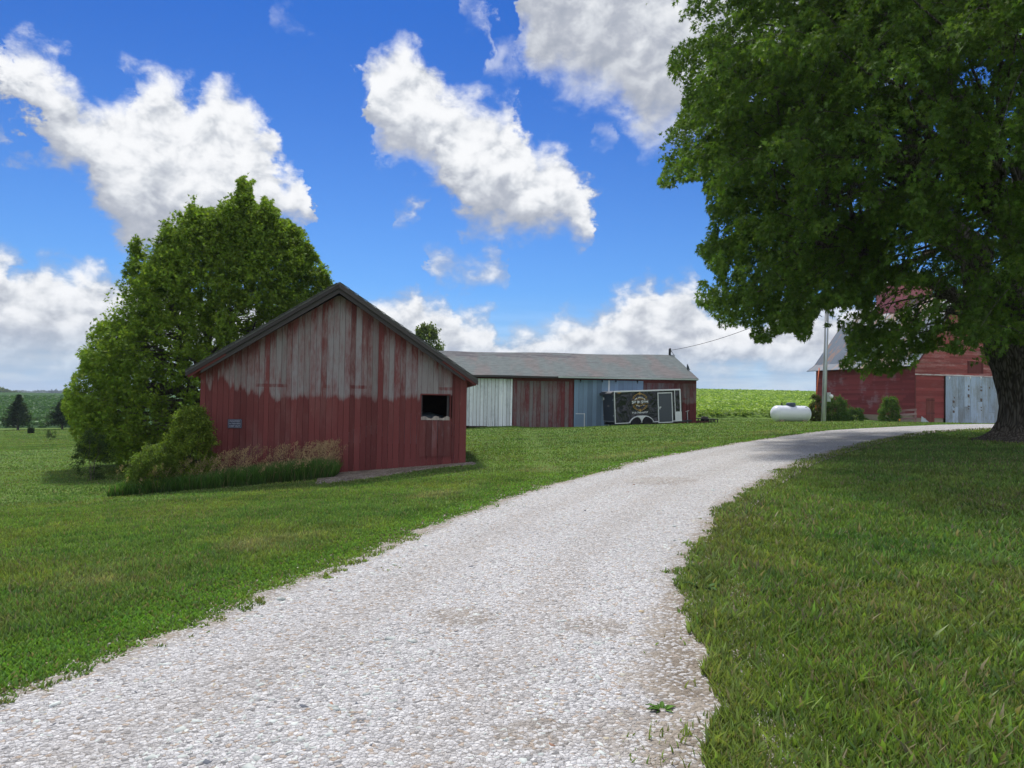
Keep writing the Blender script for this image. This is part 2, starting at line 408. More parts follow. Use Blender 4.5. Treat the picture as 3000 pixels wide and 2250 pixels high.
SPOTS = [(ground_hit(1340, 1822).x, ground_hit(1340, 1822).y, .34), (ground_hit(1755, 1858).x, ground_hit(1755, 1858).y, .30), (ground_hit(1560, 2180).x, ground_hit(1560, 2180).y, .28), (ground_hit(1900, 2190).x, ground_hit(1900, 2190).y, .45), (ground_hit(1940, 1415).x, ground_hit(1940, 1415).y, .9)]
def m_gravel(g):
    p = g.obj(); pv = g.vm('ADD', p, g.vm('SCALE', g.noise(p, 20, 3, .6, 0, True), scale=.03))
    d1 = g.vor(pv, 44, 'F1'); c1 = g.vor(pv, 44, 'F1', 1); d2 = g.vor(pv, 80, 'F1'); ed = g.vor(pv, 44, 'DISTANCE_TO_EDGE')
    r1, g1, b1 = g.xyz(c1)
    e = g.attr('edge')
    col = g.ramp(r1, [(0, (.20, .20, .20)), (.07, (.38, .37, .36)), (.4, (.50, .49, .48)), (.75, (.57, .56, .55)), (1, (.66, .65, .63))])
    col = g.mix(g.m('MULTIPLY', g.ss(g1, .86, .95), .7), col, (.42, .31, .21, 1))
    col = g.mix(g.m('MULTIPLY', g.ss(ed, .07, .0), .8), col, (.12, .105, .09, 1))
    # worn tan patches and soil along the margins
    pn = g.noise(p, .8, 5, .65); pn2 = g.noise(p, 3.5, 5, .7)
    soil = g.mix(g.ss(pn2, .35, .65), (.20, .165, .125, 1), (.33, .285, .23, 1))
    bare = g.ss(g.m('SUBTRACT', g.m('MULTIPLY_ADD', pn2, .8, -.25), e), 0, .25)
    bare = g.m('MAXIMUM', bare, g.m('MULTIPLY', g.ss(g.m('ADD', pn, g.m('MULTIPLY', pn2, .35)), .86, .95), .6))
    lat = g.attr('lat'); wob = g.m('MULTIPLY_ADD', pn, .12, -.06); trk = None
    for c0_ in (.27, .66):
        d_ = g.m('ABSOLUTE', g.m('SUBTRACT', g.m('ADD', lat, wob), c0_)); t_ = g.ss(d_, .11, .03); trk = t_ if trk is None else g.m('MAXIMUM', trk, t_)
    trk = g.m('MULTIPLY', trk, g.m('MULTIPLY_ADD', pn2, .8, .4)); spot = None
    for (qx, qy, qr) in SPOTS:
        d_ = g.vm('LENGTH', g.vm('MULTIPLY', g.vm('SUBTRACT', p, (qx, qy, 0)), (1, 1.2, 0))); t_ = g.ss(g.m('ADD', d_, g.m('MULTIPLY_ADD', pn2, .4, -.2)), qr, qr * .5); spot = t_ if spot is None else g.m('MAXIMUM', spot, t_)
    bare = g.m('MAXIMUM', bare, g.m('MAXIMUM', g.m('MULTIPLY', trk, .28), g.m('MULTIPLY', spot, .6)))
    peb = g.ss(r1, .62, .7)
    col = g.mix(g.m('MULTIPLY', bare, g.mixf(peb, 1.0, .35)), col, soil)
    col = g.vm('SCALE', col, scale=g.m('MULTIPLY_ADD', g.noise(p, .25, 4, .6), .30, .86))
    h = g.m('ADD', g.m('MULTIPLY', g.m('SUBTRACT', .6, d1), 1.0), g.m('MULTIPLY', g.m('SUBTRACT', .5, d2), .4))
    return pbr(g, col, .85, 0, g.bump(h, .9, .02), .2)
M_gravel = material('gravel', m_gravel)
# the sheet of the drive with its soil shoulders
ys = np.concatenate([np.arange(-8, 14, .2), np.arange(14, 41, .4)]); K = 40
vv = []; ee = []; tt = []
for y in ys:
    a, b = float(XL(y)) - .55, float(XR(y)) + .55
    if y < 8: b += .35 * sm((8 - y) / 4)
    xs_ = a + (b - a) * np.linspace(0, 1, K); zz = T(xs_, np.full(K, y)) + .012 + .03 * sm((np.minimum(xs_ - a, b - xs_)) / .6)
    d1, d2 = edge_in(xs_, np.full(K, y))
    for x, z, e in zip(xs_, zz, np.minimum(d1, d2)): vv.append((x, y, z)); ee.append(e); tt.append((x - a - .55) / max(.1, b - a - 1.1))
ff = [(i * K + j, i * K + j + 1, (i + 1) * K + j + 1, (i + 1) * K + j) for i in range(len(ys) - 1) for j in range(K - 1)]
me = bpy.data.meshes.new('driveway'); me.from_pydata(vv, [], ff); me.materials.append(M_gravel)
a_ = me.attributes.new('edge', 'FLOAT', 'POINT'); a_.data.foreach_set('value', ee)
a_ = me.attributes.new('lat', 'FLOAT', 'POINT'); a_.data.foreach_set('value', tt)
me.polygons.foreach_set('use_smooth', [True] * len(ff)); me.update()
drive = bpy.data.objects.new('driveway', me); C.objects.link(drive); tag(drive, kind='structure')

# crushed stones lying on the drive
def m_stone(g):
    c = g.attr('col', 0); n = g.noise(g.obj(), 60, 3, .6)
    return pbr(g, g.vm('SCALE', c, scale=g.m('MULTIPLY_ADD', n, .3, .85)), .8, 0, None, .25)
M_stone = material('crushed_stone', m_stone)
def polar(n, d0, d1, a0, a1, p=1.0):
    u = rng.random(n)
    if p == 1: d = d0 * (d1 / d0) ** u
    else: q = 1 - p; d = (d0 ** q + u * (d1 ** q - d0 ** q)) ** (1 / q)
    a = np.radians(a0 + (a1 - a0) * rng.random(n)); return d * np.sin(a), d * np.cos(a), d
def stones():
    x, y, d = polar(520000, 2.2, 19, -58, 50, .70)
    d1, d2 = edge_in(x, y); m = np.minimum(d1, d2); nz = fbm(x, y, .5, 5)
    extra = np.where((y < 8), .35, 0.0)
    keep = (m > -.45) & (rng.random(len(x)) < np.clip((m + .35) * 2.2, .03, 1)) & ~((nz < .30) & (rng.random(len(x)) < .45))
    wd_ = np.maximum(XR(y) - XL(y), .5); lat_ = (x - XL(y)) / wd_ + .12 * (fbm(x, y, 1.3, 77) - .5); trk = np.maximum(sm((.11 - np.abs(lat_ - .27)) / .08), sm((.11 - np.abs(lat_ - .66)) / .08))
    keep &= ~(rng.random(len(x)) < trk * .40)
    for (qx, qy, qr) in SPOTS: keep &= ~((np.hypot(x - qx, (y - qy) * 1.2) + .25 * (vn(x, y, .15, 4) - .5) < qr * .8) & (rng.random(len(x)) < .55))
    x, y, d, m, trk = x[keep], y[keep], d[keep], m[keep], trk[keep]; n = len(x)
    s = rng.lognormal(-.05, .33, n) * .0076 * (1 + d * .020); s = np.minimum(s, .026 * (1 + d * .03))
    s *= np.where(m < .1, .72, 1) * (1 - .22 * trk)
    base = np.array([(-1,-.8,-.6),(.9,-1,-.6),(1,.8,-.6),(-.8,1,-.6),(-.7,-.6,.6),(.6,-.8,.5),(.75,.55,.65),(-.6,.75,.55)])
    V = base[None] + rng.normal(0, .20, (n, 8, 3)); V *= (s[:, None] * np.stack([rng.uniform(.9, 1.5, n), rng.uniform(.65, 1.0, n), rng.uniform(.5, .9, n)], -1))[:, None, :]
    th = rng.random(n) * 6.283; c, si = np.cos(th), np.sin(th)
    tl = rng.normal(0, .3, n); ct, stt = np.cos(tl), np.sin(tl)
    X0, Y0, Z0 = V[..., 0], V[..., 1], V[..., 2]
    Y1 = Y0 * ct[:, None] - Z0 * stt[:, None]; Z1 = Y0 * stt[:, None] + Z0 * ct[:, None]
    X2 = X0 * c[:, None] - Y1 * si[:, None]; Y2 = X0 * si[:, None] + Y1 * c[:, None]
    zg = T(x, y) + .030 + s * .25
    V = np.stack([X2 + x[:, None], Y2 + y[:, None], Z1 + zg[:, None]], -1)
    k = rng.random(n); v = .42 + .23 * rng.random(n)
    v = v * .96 * (1 - .10 * trk); v = v * 1.04; col = np.stack([v * .94, v * 1.0, v * .93], -1)
    tan = k < .045; col[tan] *= np.array([.95, .80, .62]); dk = k > .975; col[dk] = np.array([.11, .12, .14]); rd = (k > .965) & (k < .975); col[rd] = np.array([.30, .17, .11])
    dirty = (m < .15); col[dirty] *= np.array([.92, .82, .72])
    cols = np.repeat(col[:, None], 8, 1).reshape(-1, 3)
    fs = [(0,3,2,1),(4,5,6,7),(0,1,5,4),(1,2,6,5),(2,3,7,6),(3,0,4,7)]
    o = fast_mesh('gravel_stones', V.reshape(-1, 3), n, (8, fs), M_stone, cols=cols)
    tag(o, 'loose crushed white limestone covering the curving driveway', 'gravel', kind='stuff'); print('stones', n)
stones()

class Frame:
    """local frame of a building: x along its front wall, y going back, z up"""
    def __init__(s, o, th, tilt=0):
        s.o = Vector(o); s.th = th; s.m = Matrix.Translation(s.o) @ Matrix.Rotation(th, 4, 'Z') @ Matrix.Rotation(-tilt, 4, 'Y')
        s.i = s.m.inverted(); s.rot = (s.m.to_euler()); 
    def hit(s, px, py, yl=0.0):
        o = s.i @ CAMP; d = s.i.to_3x3() @ ray(px, py); t = (yl - o.y) / d.y; p = o + d * t; return p.x, p.z
    def hitx(s, px, py, xl):
        o = s.i @ CAMP; d = s.i.to_3x3() @ ray(px, py); t = (xl - o.x) / d.x; p = o + d * t; return p.y, p.z
    def local(s, X, Y):
        c, si = math.cos(s.th), math.sin(s.th); dx = X - s.o.x; dy = Y - s.o.y; return dx * c + dy * si, -dx * si + dy * c
    def root(s, name, label, cat): return empty(name, s.o, s.rot, label, cat)

p0 = at(584, 1250, 18.4); SH = Frame((p0.x, p0.y, -.62), R(7))
SW = SH.hit(1366, 1250)[0]; SD = 6.2
p0 = at(1150, 1250, 47.2); LB = Frame((p0.x, p0.y, -.16), 0)
LW = LB.hit(2039, 1200)[0]; LD = 14.0
TB = Frame((31.5, 56.0, .40), math.atan2(.27, .963)); TW = 11.8; TD = 11.4
print('shed', SH.o, SW, 'long', LB.o, LW)

# ------------------------------------------------------------------ grass
def m_blade(g):
    c = g.attr('col', 0)
    d = g.n('ShaderNodeBsdfDiffuse'); g.inp(d.inputs[0], c)
    t = g.n('ShaderNodeBsdfTranslucent'); g.inp(t.inputs[0], g.vm('MULTIPLY', c, (1.25, 1.35, .7)))
    gl = g.n('ShaderNodeBsdfGlossy'); gl.inputs['Roughness'].default_value = .5; gl.inputs[0].default_value = (.6, .65, .6, 1)
    a = g.n('ShaderNodeMixShader'); a.inputs[0].default_value = .35; g.nt.links.new(d.outputs[0], a.inputs[1]); g.nt.links.new(t.outputs[0], a.inputs[2])
    b = g.n('ShaderNodeMixShader'); b.inputs[0].default_value = .04; g.nt.links.new(a.outputs[0], b.inputs[1]); g.nt.links.new(gl.outputs[0], b.inputs[2])
    return b.outputs[0]
M_blade = material('grass_blade', m_blade)

def inside_buildings(x, y, pad=0.0):
    r = np.zeros(x.shape, bool)
    for fr, W, D in ((SH, SW, SD), (LB, LW, LD), (TB, TW, TD)):
        s_, t_ = fr.local(x, y); r |= (s_ > -pad) & (s_ < W + pad) & (t_ > -pad) & (t_ < D + pad)
    return r
def dirt_zone(x, y):      # bare soil along the shed's foot
    s_, t_ = SH.local(x, y); e = 2.2 * sm((s_ - 3.2) / .3) * (1 - .80 * sm((s_ - 3.5) / 3.2)) + .12 * (fbm(x, y, .5, 3) - .5)
    return (s_ > 3.2) & (s_ < SW + .35) & (t_ < .2) & (t_ > -e - .12)

def lawn_colour(x, y):
    big = fbm(x, y, 5.5, 21); med = fbm(x * 1.0, y * .55, 1.6, 33); sml = fbm(x, y, .45, 44, 3)
    g1 = np.array([.140, .208, .040]); g2 = np.array([.105, .175, .040]); olive = np.array([.185, .215, .048]); straw = np.array([.32, .27, .15]); deep = np.array([.055, .135, .028])
    c = g1 + (g2 - g1) * sm((big - .35) / .3)[:, None]
    c = c + (olive - c) * (sm((med - .52) / .18) * .60)[:, None]
    c = c + (deep - c) * (sm((.42 - sml) / .15) * .5)[:, None]
    d1, d2 = edge_in(x, y); dl_ = -d1; dr_ = -d2
    left = (x < XL(y))
    verge = sm(1 - np.abs(dl_ - .45) / .75) * left       # lush clover verge on the left of the drive
    c = c + (np.array([.125, .235, .036]) - c) * (verge * .85 * (y < 40))[:, None]
    dry = sm(1 - np.abs(dl_ - 1.75) / .75) * left * sm((fbm(x, y, 1.4, 61) - .42) / .18)
    c = c + (np.array([.26, .235, .115]) - c) * (dry * .75)[:, None]
    rd = sm(1 - np.abs(dr_ - .35) / .6) * (~left)
    c = c + (np.array([.19, .20, .065]) - c) * (rd * .35)[:, None]
    # far right behind the drive and left lawn, mown in bands
    band = .5 + .5 * np.sin((x * .35 + y * .94) * 2 * math.pi / 2.4 + 1.5 * fbm(x, y, 4, 9))
    c = c * (1 + .30 * (band - .5) * sm((y - 9) / 6))[:, None]
    return c, straw
def grass(name, label, n, d0, d1, a0, a1, p, hmul, wmul, seed, exclude_left=False):
    x, y, d = polar(n, d0, d1, a0, a1, p)
    dd1, dd2 = edge_in(x, y); m = np.minimum(dd1, dd2)
    edge = .34 * (fbm(x, y, .55, 71) - .5) * 2 + .20 * (vn(x, y, .14, 8) - .5) + .12 * (vn(x, y, .06, 18) - .5)
    right_side = (dd2 < dd1)
    nb = .34 * sm((6.6 - y) / 2.2); near_bare = right_side & (y < 6.6) & (m > -nb - .35 * (fbm(x, y, .45, 55) - .5)) & (rng.random(len(x)) > .03 * (vn(x, y, .25, 5) > .55))
    stray = (rng.random(len(x)) < .5) & (vn(x, y, .20, 91) > .82) & (vn(x, y, 1.3, 92) > .42) & (m < .55) & ~right_side
    keep = ((m < edge - .02) | stray) & ~near_bare & ~inside_buildings(x, y, .02) & ~(dirt_zone(x, y) & (rng.random(len(x)) > .02))
    tx, ty = 15.0, 21.0
    keep &= ((x - tx) ** 2 + (y - ty) ** 2 > 1.0)
    x, y, d, m = x[keep], y[keep], d[keep], m[keep]; dd1 = dd1[keep]; n = len(x)
    left = x < XL(y)
    tuft = fbm(x, y, .38, 12, 3); thin = sm((fbm(x, y, .7, 99) - .3) / .15)
    h = (.026 + .030 * rng.random(n)) * (.7 + .9 * tuft); h *= np.where(left, .85, 1.15) * hmul
    w_ = rng.uniform(.0016, .0036, n) * (1 + d * .16) * wmul
    h = h * (1 + d * .006)
    big = (rng.random(n) < .05) & ~left & (d < 12); h[big] *= 1.7; w_[big] *= 1.6
    verge = left & (-dd1 < .9) & (y < 30); h[verge] *= .7; w_[verge] *= 1.9; st2 = m > edge[keep] if False else (m > .12); h[st2] *= .6; w_[st2] *= 1.6
    nearr = ~left & (d < 13); h[nearr] *= 1.02; w_[nearr] *= 1.35; h *= np.clip(.38 + (edge[keep] - m) / .38, .38, 1.0)
    c, straw = lawn_colour(x, y)
    c = c * 1.16 * rng.uniform(.62, 1.40, n)[:, None] * np.where(left, 1.04, .98)[:, None] * (.72 + .55 * fbm(x, y, .30, 101, 2))[:, None] * (1 + rng.normal(0, .07, (n, 3)))
    k = rng.random(n) < np.where(left, .05, .07) * (1 + 2 * (fbm(x, y, 1.2, 66) > .55)); c[k] = straw * rng.uniform(.45, 1.0, k.sum())[:, None]
    th = rng.random(n) * 6.283; face = rng.random(n) * 6.283; lean = np.abs(rng.normal(.45, .28, n)) * h
    lx_, ly_ = np.cos(th), np.sin(th); fx, fy = np.cos(face) * w_, np.sin(face) * w_
    z = T(x, y); z = z + np.where(m > -.5, .03, 0) - .004
    P = np.zeros((n, 5, 3))
    P[:, 0] = np.stack([x - fx, y - fy, z], -1); P[:, 1] = np.stack([x + fx, y + fy, z], -1)
    mx, my, mz = x + lx_ * lean * .35, y + ly_ * lean * .35, z + h * .58
    P[:, 2] = np.stack([mx + fx * .8, my + fy * .8, mz], -1); P[:, 3] = np.stack([mx - fx * .8, my - fy * .8, mz], -1)
    P[:, 4] = np.stack([x + lx_ * lean, y + ly_ * lean, z + h], -1)
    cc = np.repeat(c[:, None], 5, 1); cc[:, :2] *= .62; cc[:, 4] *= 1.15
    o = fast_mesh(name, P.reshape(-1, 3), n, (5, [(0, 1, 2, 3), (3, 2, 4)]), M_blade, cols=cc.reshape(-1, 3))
    tag(o, label, 'grass', kind='stuff'); print(name, n); return o
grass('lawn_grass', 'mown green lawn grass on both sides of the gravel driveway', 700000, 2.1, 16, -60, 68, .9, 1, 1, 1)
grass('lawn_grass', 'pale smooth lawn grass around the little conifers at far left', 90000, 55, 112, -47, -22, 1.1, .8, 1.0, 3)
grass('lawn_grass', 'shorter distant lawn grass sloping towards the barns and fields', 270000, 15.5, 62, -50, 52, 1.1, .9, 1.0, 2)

# broad-leaved weeds in the bare soil beside the drive
def m_soil(g):
    p = g.obj(); n = g.noise(p, 3, 6, .7); q = g.vor(p, 45, 'F1', 1); r1, _, _ = g.xyz(q)
    c = g.mix(g.ss(n, .35, .65), (.14, .11, .08, 1), (.27, .225, .175, 1)); c = g.mix(g.m('MULTIPLY', g.ss(r1, .85, .9), .7), c, (.55, .53, .5, 1))
    return pbr(g, c, .95, 0, g.bump(g.noise(p, 25, 5, .7), .7, .03), .1)
M_soil = material('bare_soil', m_soil)
mb = MB(); nx, ny = 60, 10; vs = []
for j in range(ny):
    for i in range(nx):
        s_ = 3.0 + (SW + .30 - 3.0) * i / (nx - 1)
        e = 2.5 * float(sm((s_ - 3.0) / .3)) * (1 - .78 * float(sm((s_ - 3.5) / 3.2))) + .10 * math.sin(i * 1.7) + .08 * math.sin(i * .63)
        t_ = .15 - (e + .18) * j / (ny - 1); q = SH.m @ Vector((s_, t_, 0)); edge = min(1, (ny - 1 - j) / 2, (nx - 1 - i) / 2, i / 2)
        vs.append((q.x, q.y, tz(q.x, q.y) + .035 * edge - .01 * (1 - edge)))
mb.add(vs, [(j * nx + i, j * nx + i + 1, (j + 1) * nx + i + 1, (j + 1) * nx + i) for j in range(ny - 1) for i in range(nx - 1)])
o = mb.build('dirt_patch', M_soil, smooth=True, recalc=False); tag(o, kind='structure')

def weed(name, px, py, rad, nl, label, colr=(.085, .17, .03)):
    p = ground_hit(px, py); mbw = MB()
    for i in range(nl):
        a = rs.random() * 6.283; l = rad * rs.uniform(.6, 1.1); h = rs.uniform(.05, .35) * l; w2 = l * rs.uniform(.07, .15)
        d = Vector((math.cos(a), math.sin(a), 0)); s2 = Vector((-d.y, d.x, 0)); vs = []
        for t, ww in ((.05, .25), (.35, .9), (.7, 1), (1.0, .1)):
            z = h * math.sin(t * 2.2); c = d * (l * t) + Vector((0, 0, z + .01)); vs += [c - s2 * w2 * ww, c + Vector((0, 0, -.004)), c + s2 * w2 * ww]
        mbw.add(vs, [(k * 3 + q, k * 3 + q + 1, k * 3 + q + 4, k * 3 + q + 3) for k in range(3) for q in range(2)], r=rs.random())
    def mf(g):
        rr = g.attr('rnd'); return pbr(g, g.vm('SCALE', g.comb(*colr), scale=g.m('MULTIPLY_ADD', rr, .8, .6)), .8, 0, None, .08)
    o = mbw.build(name, material('weed_leaf', mf), recalc=False); o.location = (p.x, p.y, p.z + .035)
    tag(o, label, 'weed'); return o
weed('weed', 1940, 2110, .085, 20, 'bright green broad-leaved weed in the bare soil at the right edge of the gravel')
weed('weed', 2060, 1745, .16, 20, 'dark dock-like weed in the dry grass right of the driveway', (.05, .10, .03))

# ------------------------------------------------------------------ crop fields
def m_crop(g):
    p = g.obj(); n = g.noise(p, .09, 5, .6); n2 = g.noise(p, 2.6, 5, .75); x, y, z = g.xyz(p)
    c = g.mix(g.ss(n2, .35, .65), (.095, .170, .028, 1), (.190, .300, .045, 1))  # right field: young bean green, brightened to paint in the sunshine
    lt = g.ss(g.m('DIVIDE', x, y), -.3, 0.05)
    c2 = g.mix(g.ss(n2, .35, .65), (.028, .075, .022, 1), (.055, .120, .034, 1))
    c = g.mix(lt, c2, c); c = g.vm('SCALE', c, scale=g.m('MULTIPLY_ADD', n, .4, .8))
    return pbr(g, c, .9, 0, g.bump(n2, 1, .3), .1)
M_crop = material('crop_rows', m_crop)
def field(name, xs, ys):
    X, Y = np.meshgrid(xs, ys); a = X / Y; wgt = sm((a + .38) / .5); st = 97 + (60.5 - 97) * wgt
    Y2 = st + (Y - Y.min()) ; X2 = X * 1.0
    Z = T(X2, Y2) + .25 * sm((Y2 - st) / 1.0) + .02
    v = np.stack([X2, Y2, Z], -1).reshape(-1, 3); nx, ny = len(xs), len(ys)
    f = [(j * nx + i, j * nx + i + 1, (j + 1) * nx + i + 1, (j + 1) * nx + i) for j in range(ny - 1) for i in range(nx - 1)]
    me = bpy.data.meshes.new(name); me.from_pydata(v.tolist(), [], f); me.materials.append(M_crop); me.polygons.foreach_set('use_smooth', [True] * len(f)); me.update()
    o = bpy.data.objects.new(name, me); C.objects.link(o); tag(o, kind='structure'); return o
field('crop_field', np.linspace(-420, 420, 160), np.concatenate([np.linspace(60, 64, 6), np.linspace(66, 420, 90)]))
def crops(n, a0, a1, d0, d1, label, c0, c1, hh):
    x, y, d = polar(n, d0, d1, a0, a1, 1.25); a = x / y; wgt = sm((a + .38) / .5); st = 97 + (60.5 - 97) * wgt
    row = .9; xr = (x * .8 + y * .6) / row; k = (y > st) & (rng.random(n) < .45 + .55 * (np.abs(xr - np.round(xr)) < .3)) & ~inside_buildings(x, y, .3)
    x, y, d, wgt, st = x[k], y[k], d[k], wgt[k], st[k]; n = len(x)
    s = rng.uniform(.05, .11, n) * (1 + (d - 55) * .010); h = rng.uniform(.25, 1, n) * hh
    z = T(x, y) + .15 + h * .75
    P = rng.normal(0, 1, (n, 4, 3)); P[:, 2] = -P[:, 0]; P[:, 3] = -P[:, 1]; P[..., 2] *= .55
    P = P * s[:, None, None] + np.stack([x, y, z], -1)[:, None]
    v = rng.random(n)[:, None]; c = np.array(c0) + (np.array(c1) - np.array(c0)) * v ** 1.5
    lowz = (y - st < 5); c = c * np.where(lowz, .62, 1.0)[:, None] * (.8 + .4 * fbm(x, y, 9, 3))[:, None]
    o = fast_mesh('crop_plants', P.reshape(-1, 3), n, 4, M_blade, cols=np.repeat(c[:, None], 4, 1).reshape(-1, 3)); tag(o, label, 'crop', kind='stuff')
crops(110000, 10, 27, 58, 260, 'soybean rows coloured bright as if sunlit, rising behind the propane tank', (.14, .25, .035), (.46, .58, .13), .40)  # sunlight on these rows is put into their leaf colours
crops(70000, -45, -27, 92, 310, 'darker green crop rows behind the little conifers', (.040, .100, .030), (.085, .175, .045), .45)

# ------------------------------------------------------------------ leaf clouds, trunks, limbs
def m_leaf(g):
    c = g.attr('col', 0); geo = g.n('ShaderNodeNewGeometry').outputs['Backfacing']
    c = g.mix(g.m('MULTIPLY', geo, .25), c, (.11, .14, .085, 1))
    b = pbr(g, c, .7, 0, None, .10)
    t = g.n('ShaderNodeBsdfTranslucent'); g.inp(t.inputs[0], g.vm('MULTIPLY', c, (1.6, 1.75, .6)))
    a = g.n('ShaderNodeMixShader'); a.inputs[0].default_value = .36; g.nt.links.new(b, a.inputs[1]); g.nt.links.new(t.outputs[0], a.inputs[2]); return a.outputs[0]
M_leaf = material('leaf', m_leaf)
MAPLE = np.array([(0,0),(.10,.22),(.44,.22),(.17,.42),(.40,.80),(.11,.62),(0,1.15),(-.11,.62),(-.40,.80),(-.17,.42),(-.44,.22),(-.10,.22)])
SIMPLE = np.array([(0,0),(.26,.40),(.16,.75),(0,1.0),(-.16,.75),(-.26,.40)])
def bark_mat(name, dark, light, sc=1.0):
    def f(g):
        p = g.vm('MULTIPLY', g.obj(), (1, 1, .11)); n = g.noise(p, 9 * sc, 6, .7, .5); q = g.vor(g.vm('ADD', p, g.vm('SCALE', g.noise(p, 5, 3, .5, 0, True), scale=.15)), 9 * sc, 'DISTANCE_TO_EDGE')
        v = g.m('ADD', g.m('MULTIPLY', g.ss(q, 0, .25), .6), g.m('MULTIPLY', n, .5))
        c = g.mix(g.ss(v, .15, 1.0), (*dark, 1), (*light, 1)); c = g.vm('SCALE', c, scale=g.m('MULTIPLY_ADD', g.noise(g.obj(), 1.2, 5, .6), .7, .65))
        return pbr(g, c, .95, 0, g.bump(v, .9, .05), .1)
    return material(name, f)
M_bark = bark_mat('bark', (.050, .042, .034), (.150, .135, .115), 1.5)
M_bark2 = bark_mat('young_bark', (.07, .06, .05), (.18, .16, .13), 2)

def clumps_to_leaves(cen, out, rad, per, size, colr, tmpl=MAPLE, twigs=8, droop=.35, spread=.9, jit=.05, keep=None):
    """leaves along twigs that fan out of every clump centre; out = outward direction of the clump"""
    n = len(cen); tw = twigs; lp = max(1, per // tw)
    d = rng.normal(0, 1, (n, tw, 3)); d /= np.linalg.norm(d, axis=-1, keepdims=True)
    d = d * spread + out[:, None] * .8; d[..., 2] -= droop * rng.random((n, tw)) ; d /= np.linalg.norm(d, axis=-1, keepdims=True)
    ln = rad[:, None] * rng.uniform(.5, 1.25, (n, tw))
    t = rng.random((n, tw, lp)) ** .75
    P = cen[:, None, None] + d[:, :, None] * (t * ln[..., None])[..., None]; P[..., 2] -= droop * .5 * (t ** 2) * ln[..., None]
    P += rng.normal(0, 1, P.shape) * jit
    ax = d[:, :, None] * .6 + rng.normal(0, .6, P.shape); ax[..., 2] -= .35
    P = P.reshape(-1, 3); ax = ax.reshape(-1, 3); cv = np.repeat(rng.uniform(.75, 1.25, n), tw * lp)
    tv = np.repeat(rng.uniform(.85, 1.15, n * tw), lp)
    if keep is not None:
        k = keep(P); P, ax, cv, tv = P[k], ax[k], cv[k], tv[k]
    m = len(P); ax /= np.linalg.norm(ax, axis=-1, keepdims=True)
    nr = rng.normal(0, .75, (m, 3)); nr[:, 2] += 1.0; sdv = np.cross(ax, nr); sdv /= np.linalg.norm(sdv, axis=-1, keepdims=True); nrm = np.cross(sdv, ax)
    s = size * rng.uniform(.65, 1.25, m); V = tmpl
    Q = P[:, None] + (sdv[:, None] * V[None, :, :1] + ax[:, None] * V[None, :, 1:]) * s[:, None, None]
    Q += nrm[:, None] * (np.abs(V[None, :, :1]) * .45 - (V[None, :, 1:] ** 2) * .18) * s[:, None, None]
    c = np.array(colr)[None] * (cv * tv * rng.uniform(.72, 1.3, m))[:, None]
    yel = rng.random(m); c = c * (1 + np.stack([.35 * yel, .12 * yel, -.1 * yel], -1) * (yel > .7)[:, None])
    return Q.reshape(-1, 3), m, np.repeat(c[:, None], len(V), 1).reshape(-1, 3), len(V)
def curve_pts(a, b, sag, n=7, jit=.05):
    a = Vector(a); b = Vector(b); out = []
    for i in range(n):
        t = i / (n - 1); p = a.lerp(b, t); p.z += sag * math.sin(t * math.pi) ; e = (b - a).length * jit * math.sin(t * math.pi)
        out.append(p + Vector((rs.gauss(0, e), rs.gauss(0, e), rs.gauss(0, e * .5))))
    return out

# --- the big silver maple on the right
MT = Vector((15.15, 21.0, 0)); MT.z = tz(MT.x, MT.y)
maple = empty('maple_tree', MT, (0, 0, 0), 'huge old maple with dark ridged trunk and drooping crown over the drive', 'tree')
mbt = MB()
prof = [(0, -.15, 1.50), (0, .0, 1.28), (0, .12, 1.02), (0, .28, .84), (0, .55, .74), (0, 1.0, .70), (0, 1.5, .77), (0, 2.0, .88), (-.02, 2.5, 1.0), (-.05, 2.9, 1.06), (-.1, 3.3, 1.0), (-.1, 3.8, .80), (0.05, 4.6, .62), (.1, 6.0, .52), (.0, 8.0, .40), (.1, 10.5, .27), (0, 13, .13), (.1, 15, .04)]
def dense(pr, k=5):
    out = []
    for i in range(len(pr) - 1):
        for j in range(k): t = j / k; out.append(tuple(a + (b - a) * t for a, b in zip(pr[i], pr[i + 1])))
    return out + [pr[-1]]
pr = dense(prof)
def ridge(a, t, p):
    z = p.z; f = .045 * (abs(math.sin(a * 11 + 1.6 * math.sin(z * 1.3))) - .5) + .03 * math.sin(a * 23 + z * 3 + math.sin(a * 5) * 2)
    f += .10 * max(0, 1 - z / .9) * math.sin(a * 5 + .7); return 1 + f
mbt.tube([(x, 0, z) for x, z, r in pr], [r for x, z, r in pr], 96, dispf=ridge)
forks = [((-.4, -.2, 2.9), (-3.6, -1.2, 6.6), .50, .22), ((.3, -.3, 3.0), (2.8, -3.0, 7.0), .42, .2), ((-.3, .3, 3.6), (-4.2, 2.6, 8.6), .38, .15), ((-.3, -.4, 3.4), (-1.8, -4.6, 7.2), .40, .16),
         ((.4, .3, 3.4), (4.4, 1.6, 8.8), .40, .16), ((0, 0, 5.0), (-2.8, .4, 11.5), .32, .13), ((0, 0, 6.0), (1.2, -2.2, 12.0), .28, .11), ((0, .2, 4.8), (1.5, 4.5, 10), .3, .12), ((-.6, -.1, 2.7), (-5.0, -1.6, 4.6), .28, .12), ((-.3, -.5, 3.0), (-3.6, -4.0, 5.6), .30, .13)]
limb_pts = []
for a, b, r0, r1 in forks:
    pts = curve_pts(a, b, .5, 12, .025); rr = [r0 + (r1 - r0) * (i / 11) ** .8 for i in range(12)]
    mbt.tube(pts, rr, 14, dispf=lambda a_, t, p: 1 + .06 * math.sin(a_ * 7 + p.z * 3))
    limb_pts += list(zip(pts[4:], rr[4:]))
for x, z, r in pr[45:]: limb_pts.append((Vector((x, 0, z)), r))
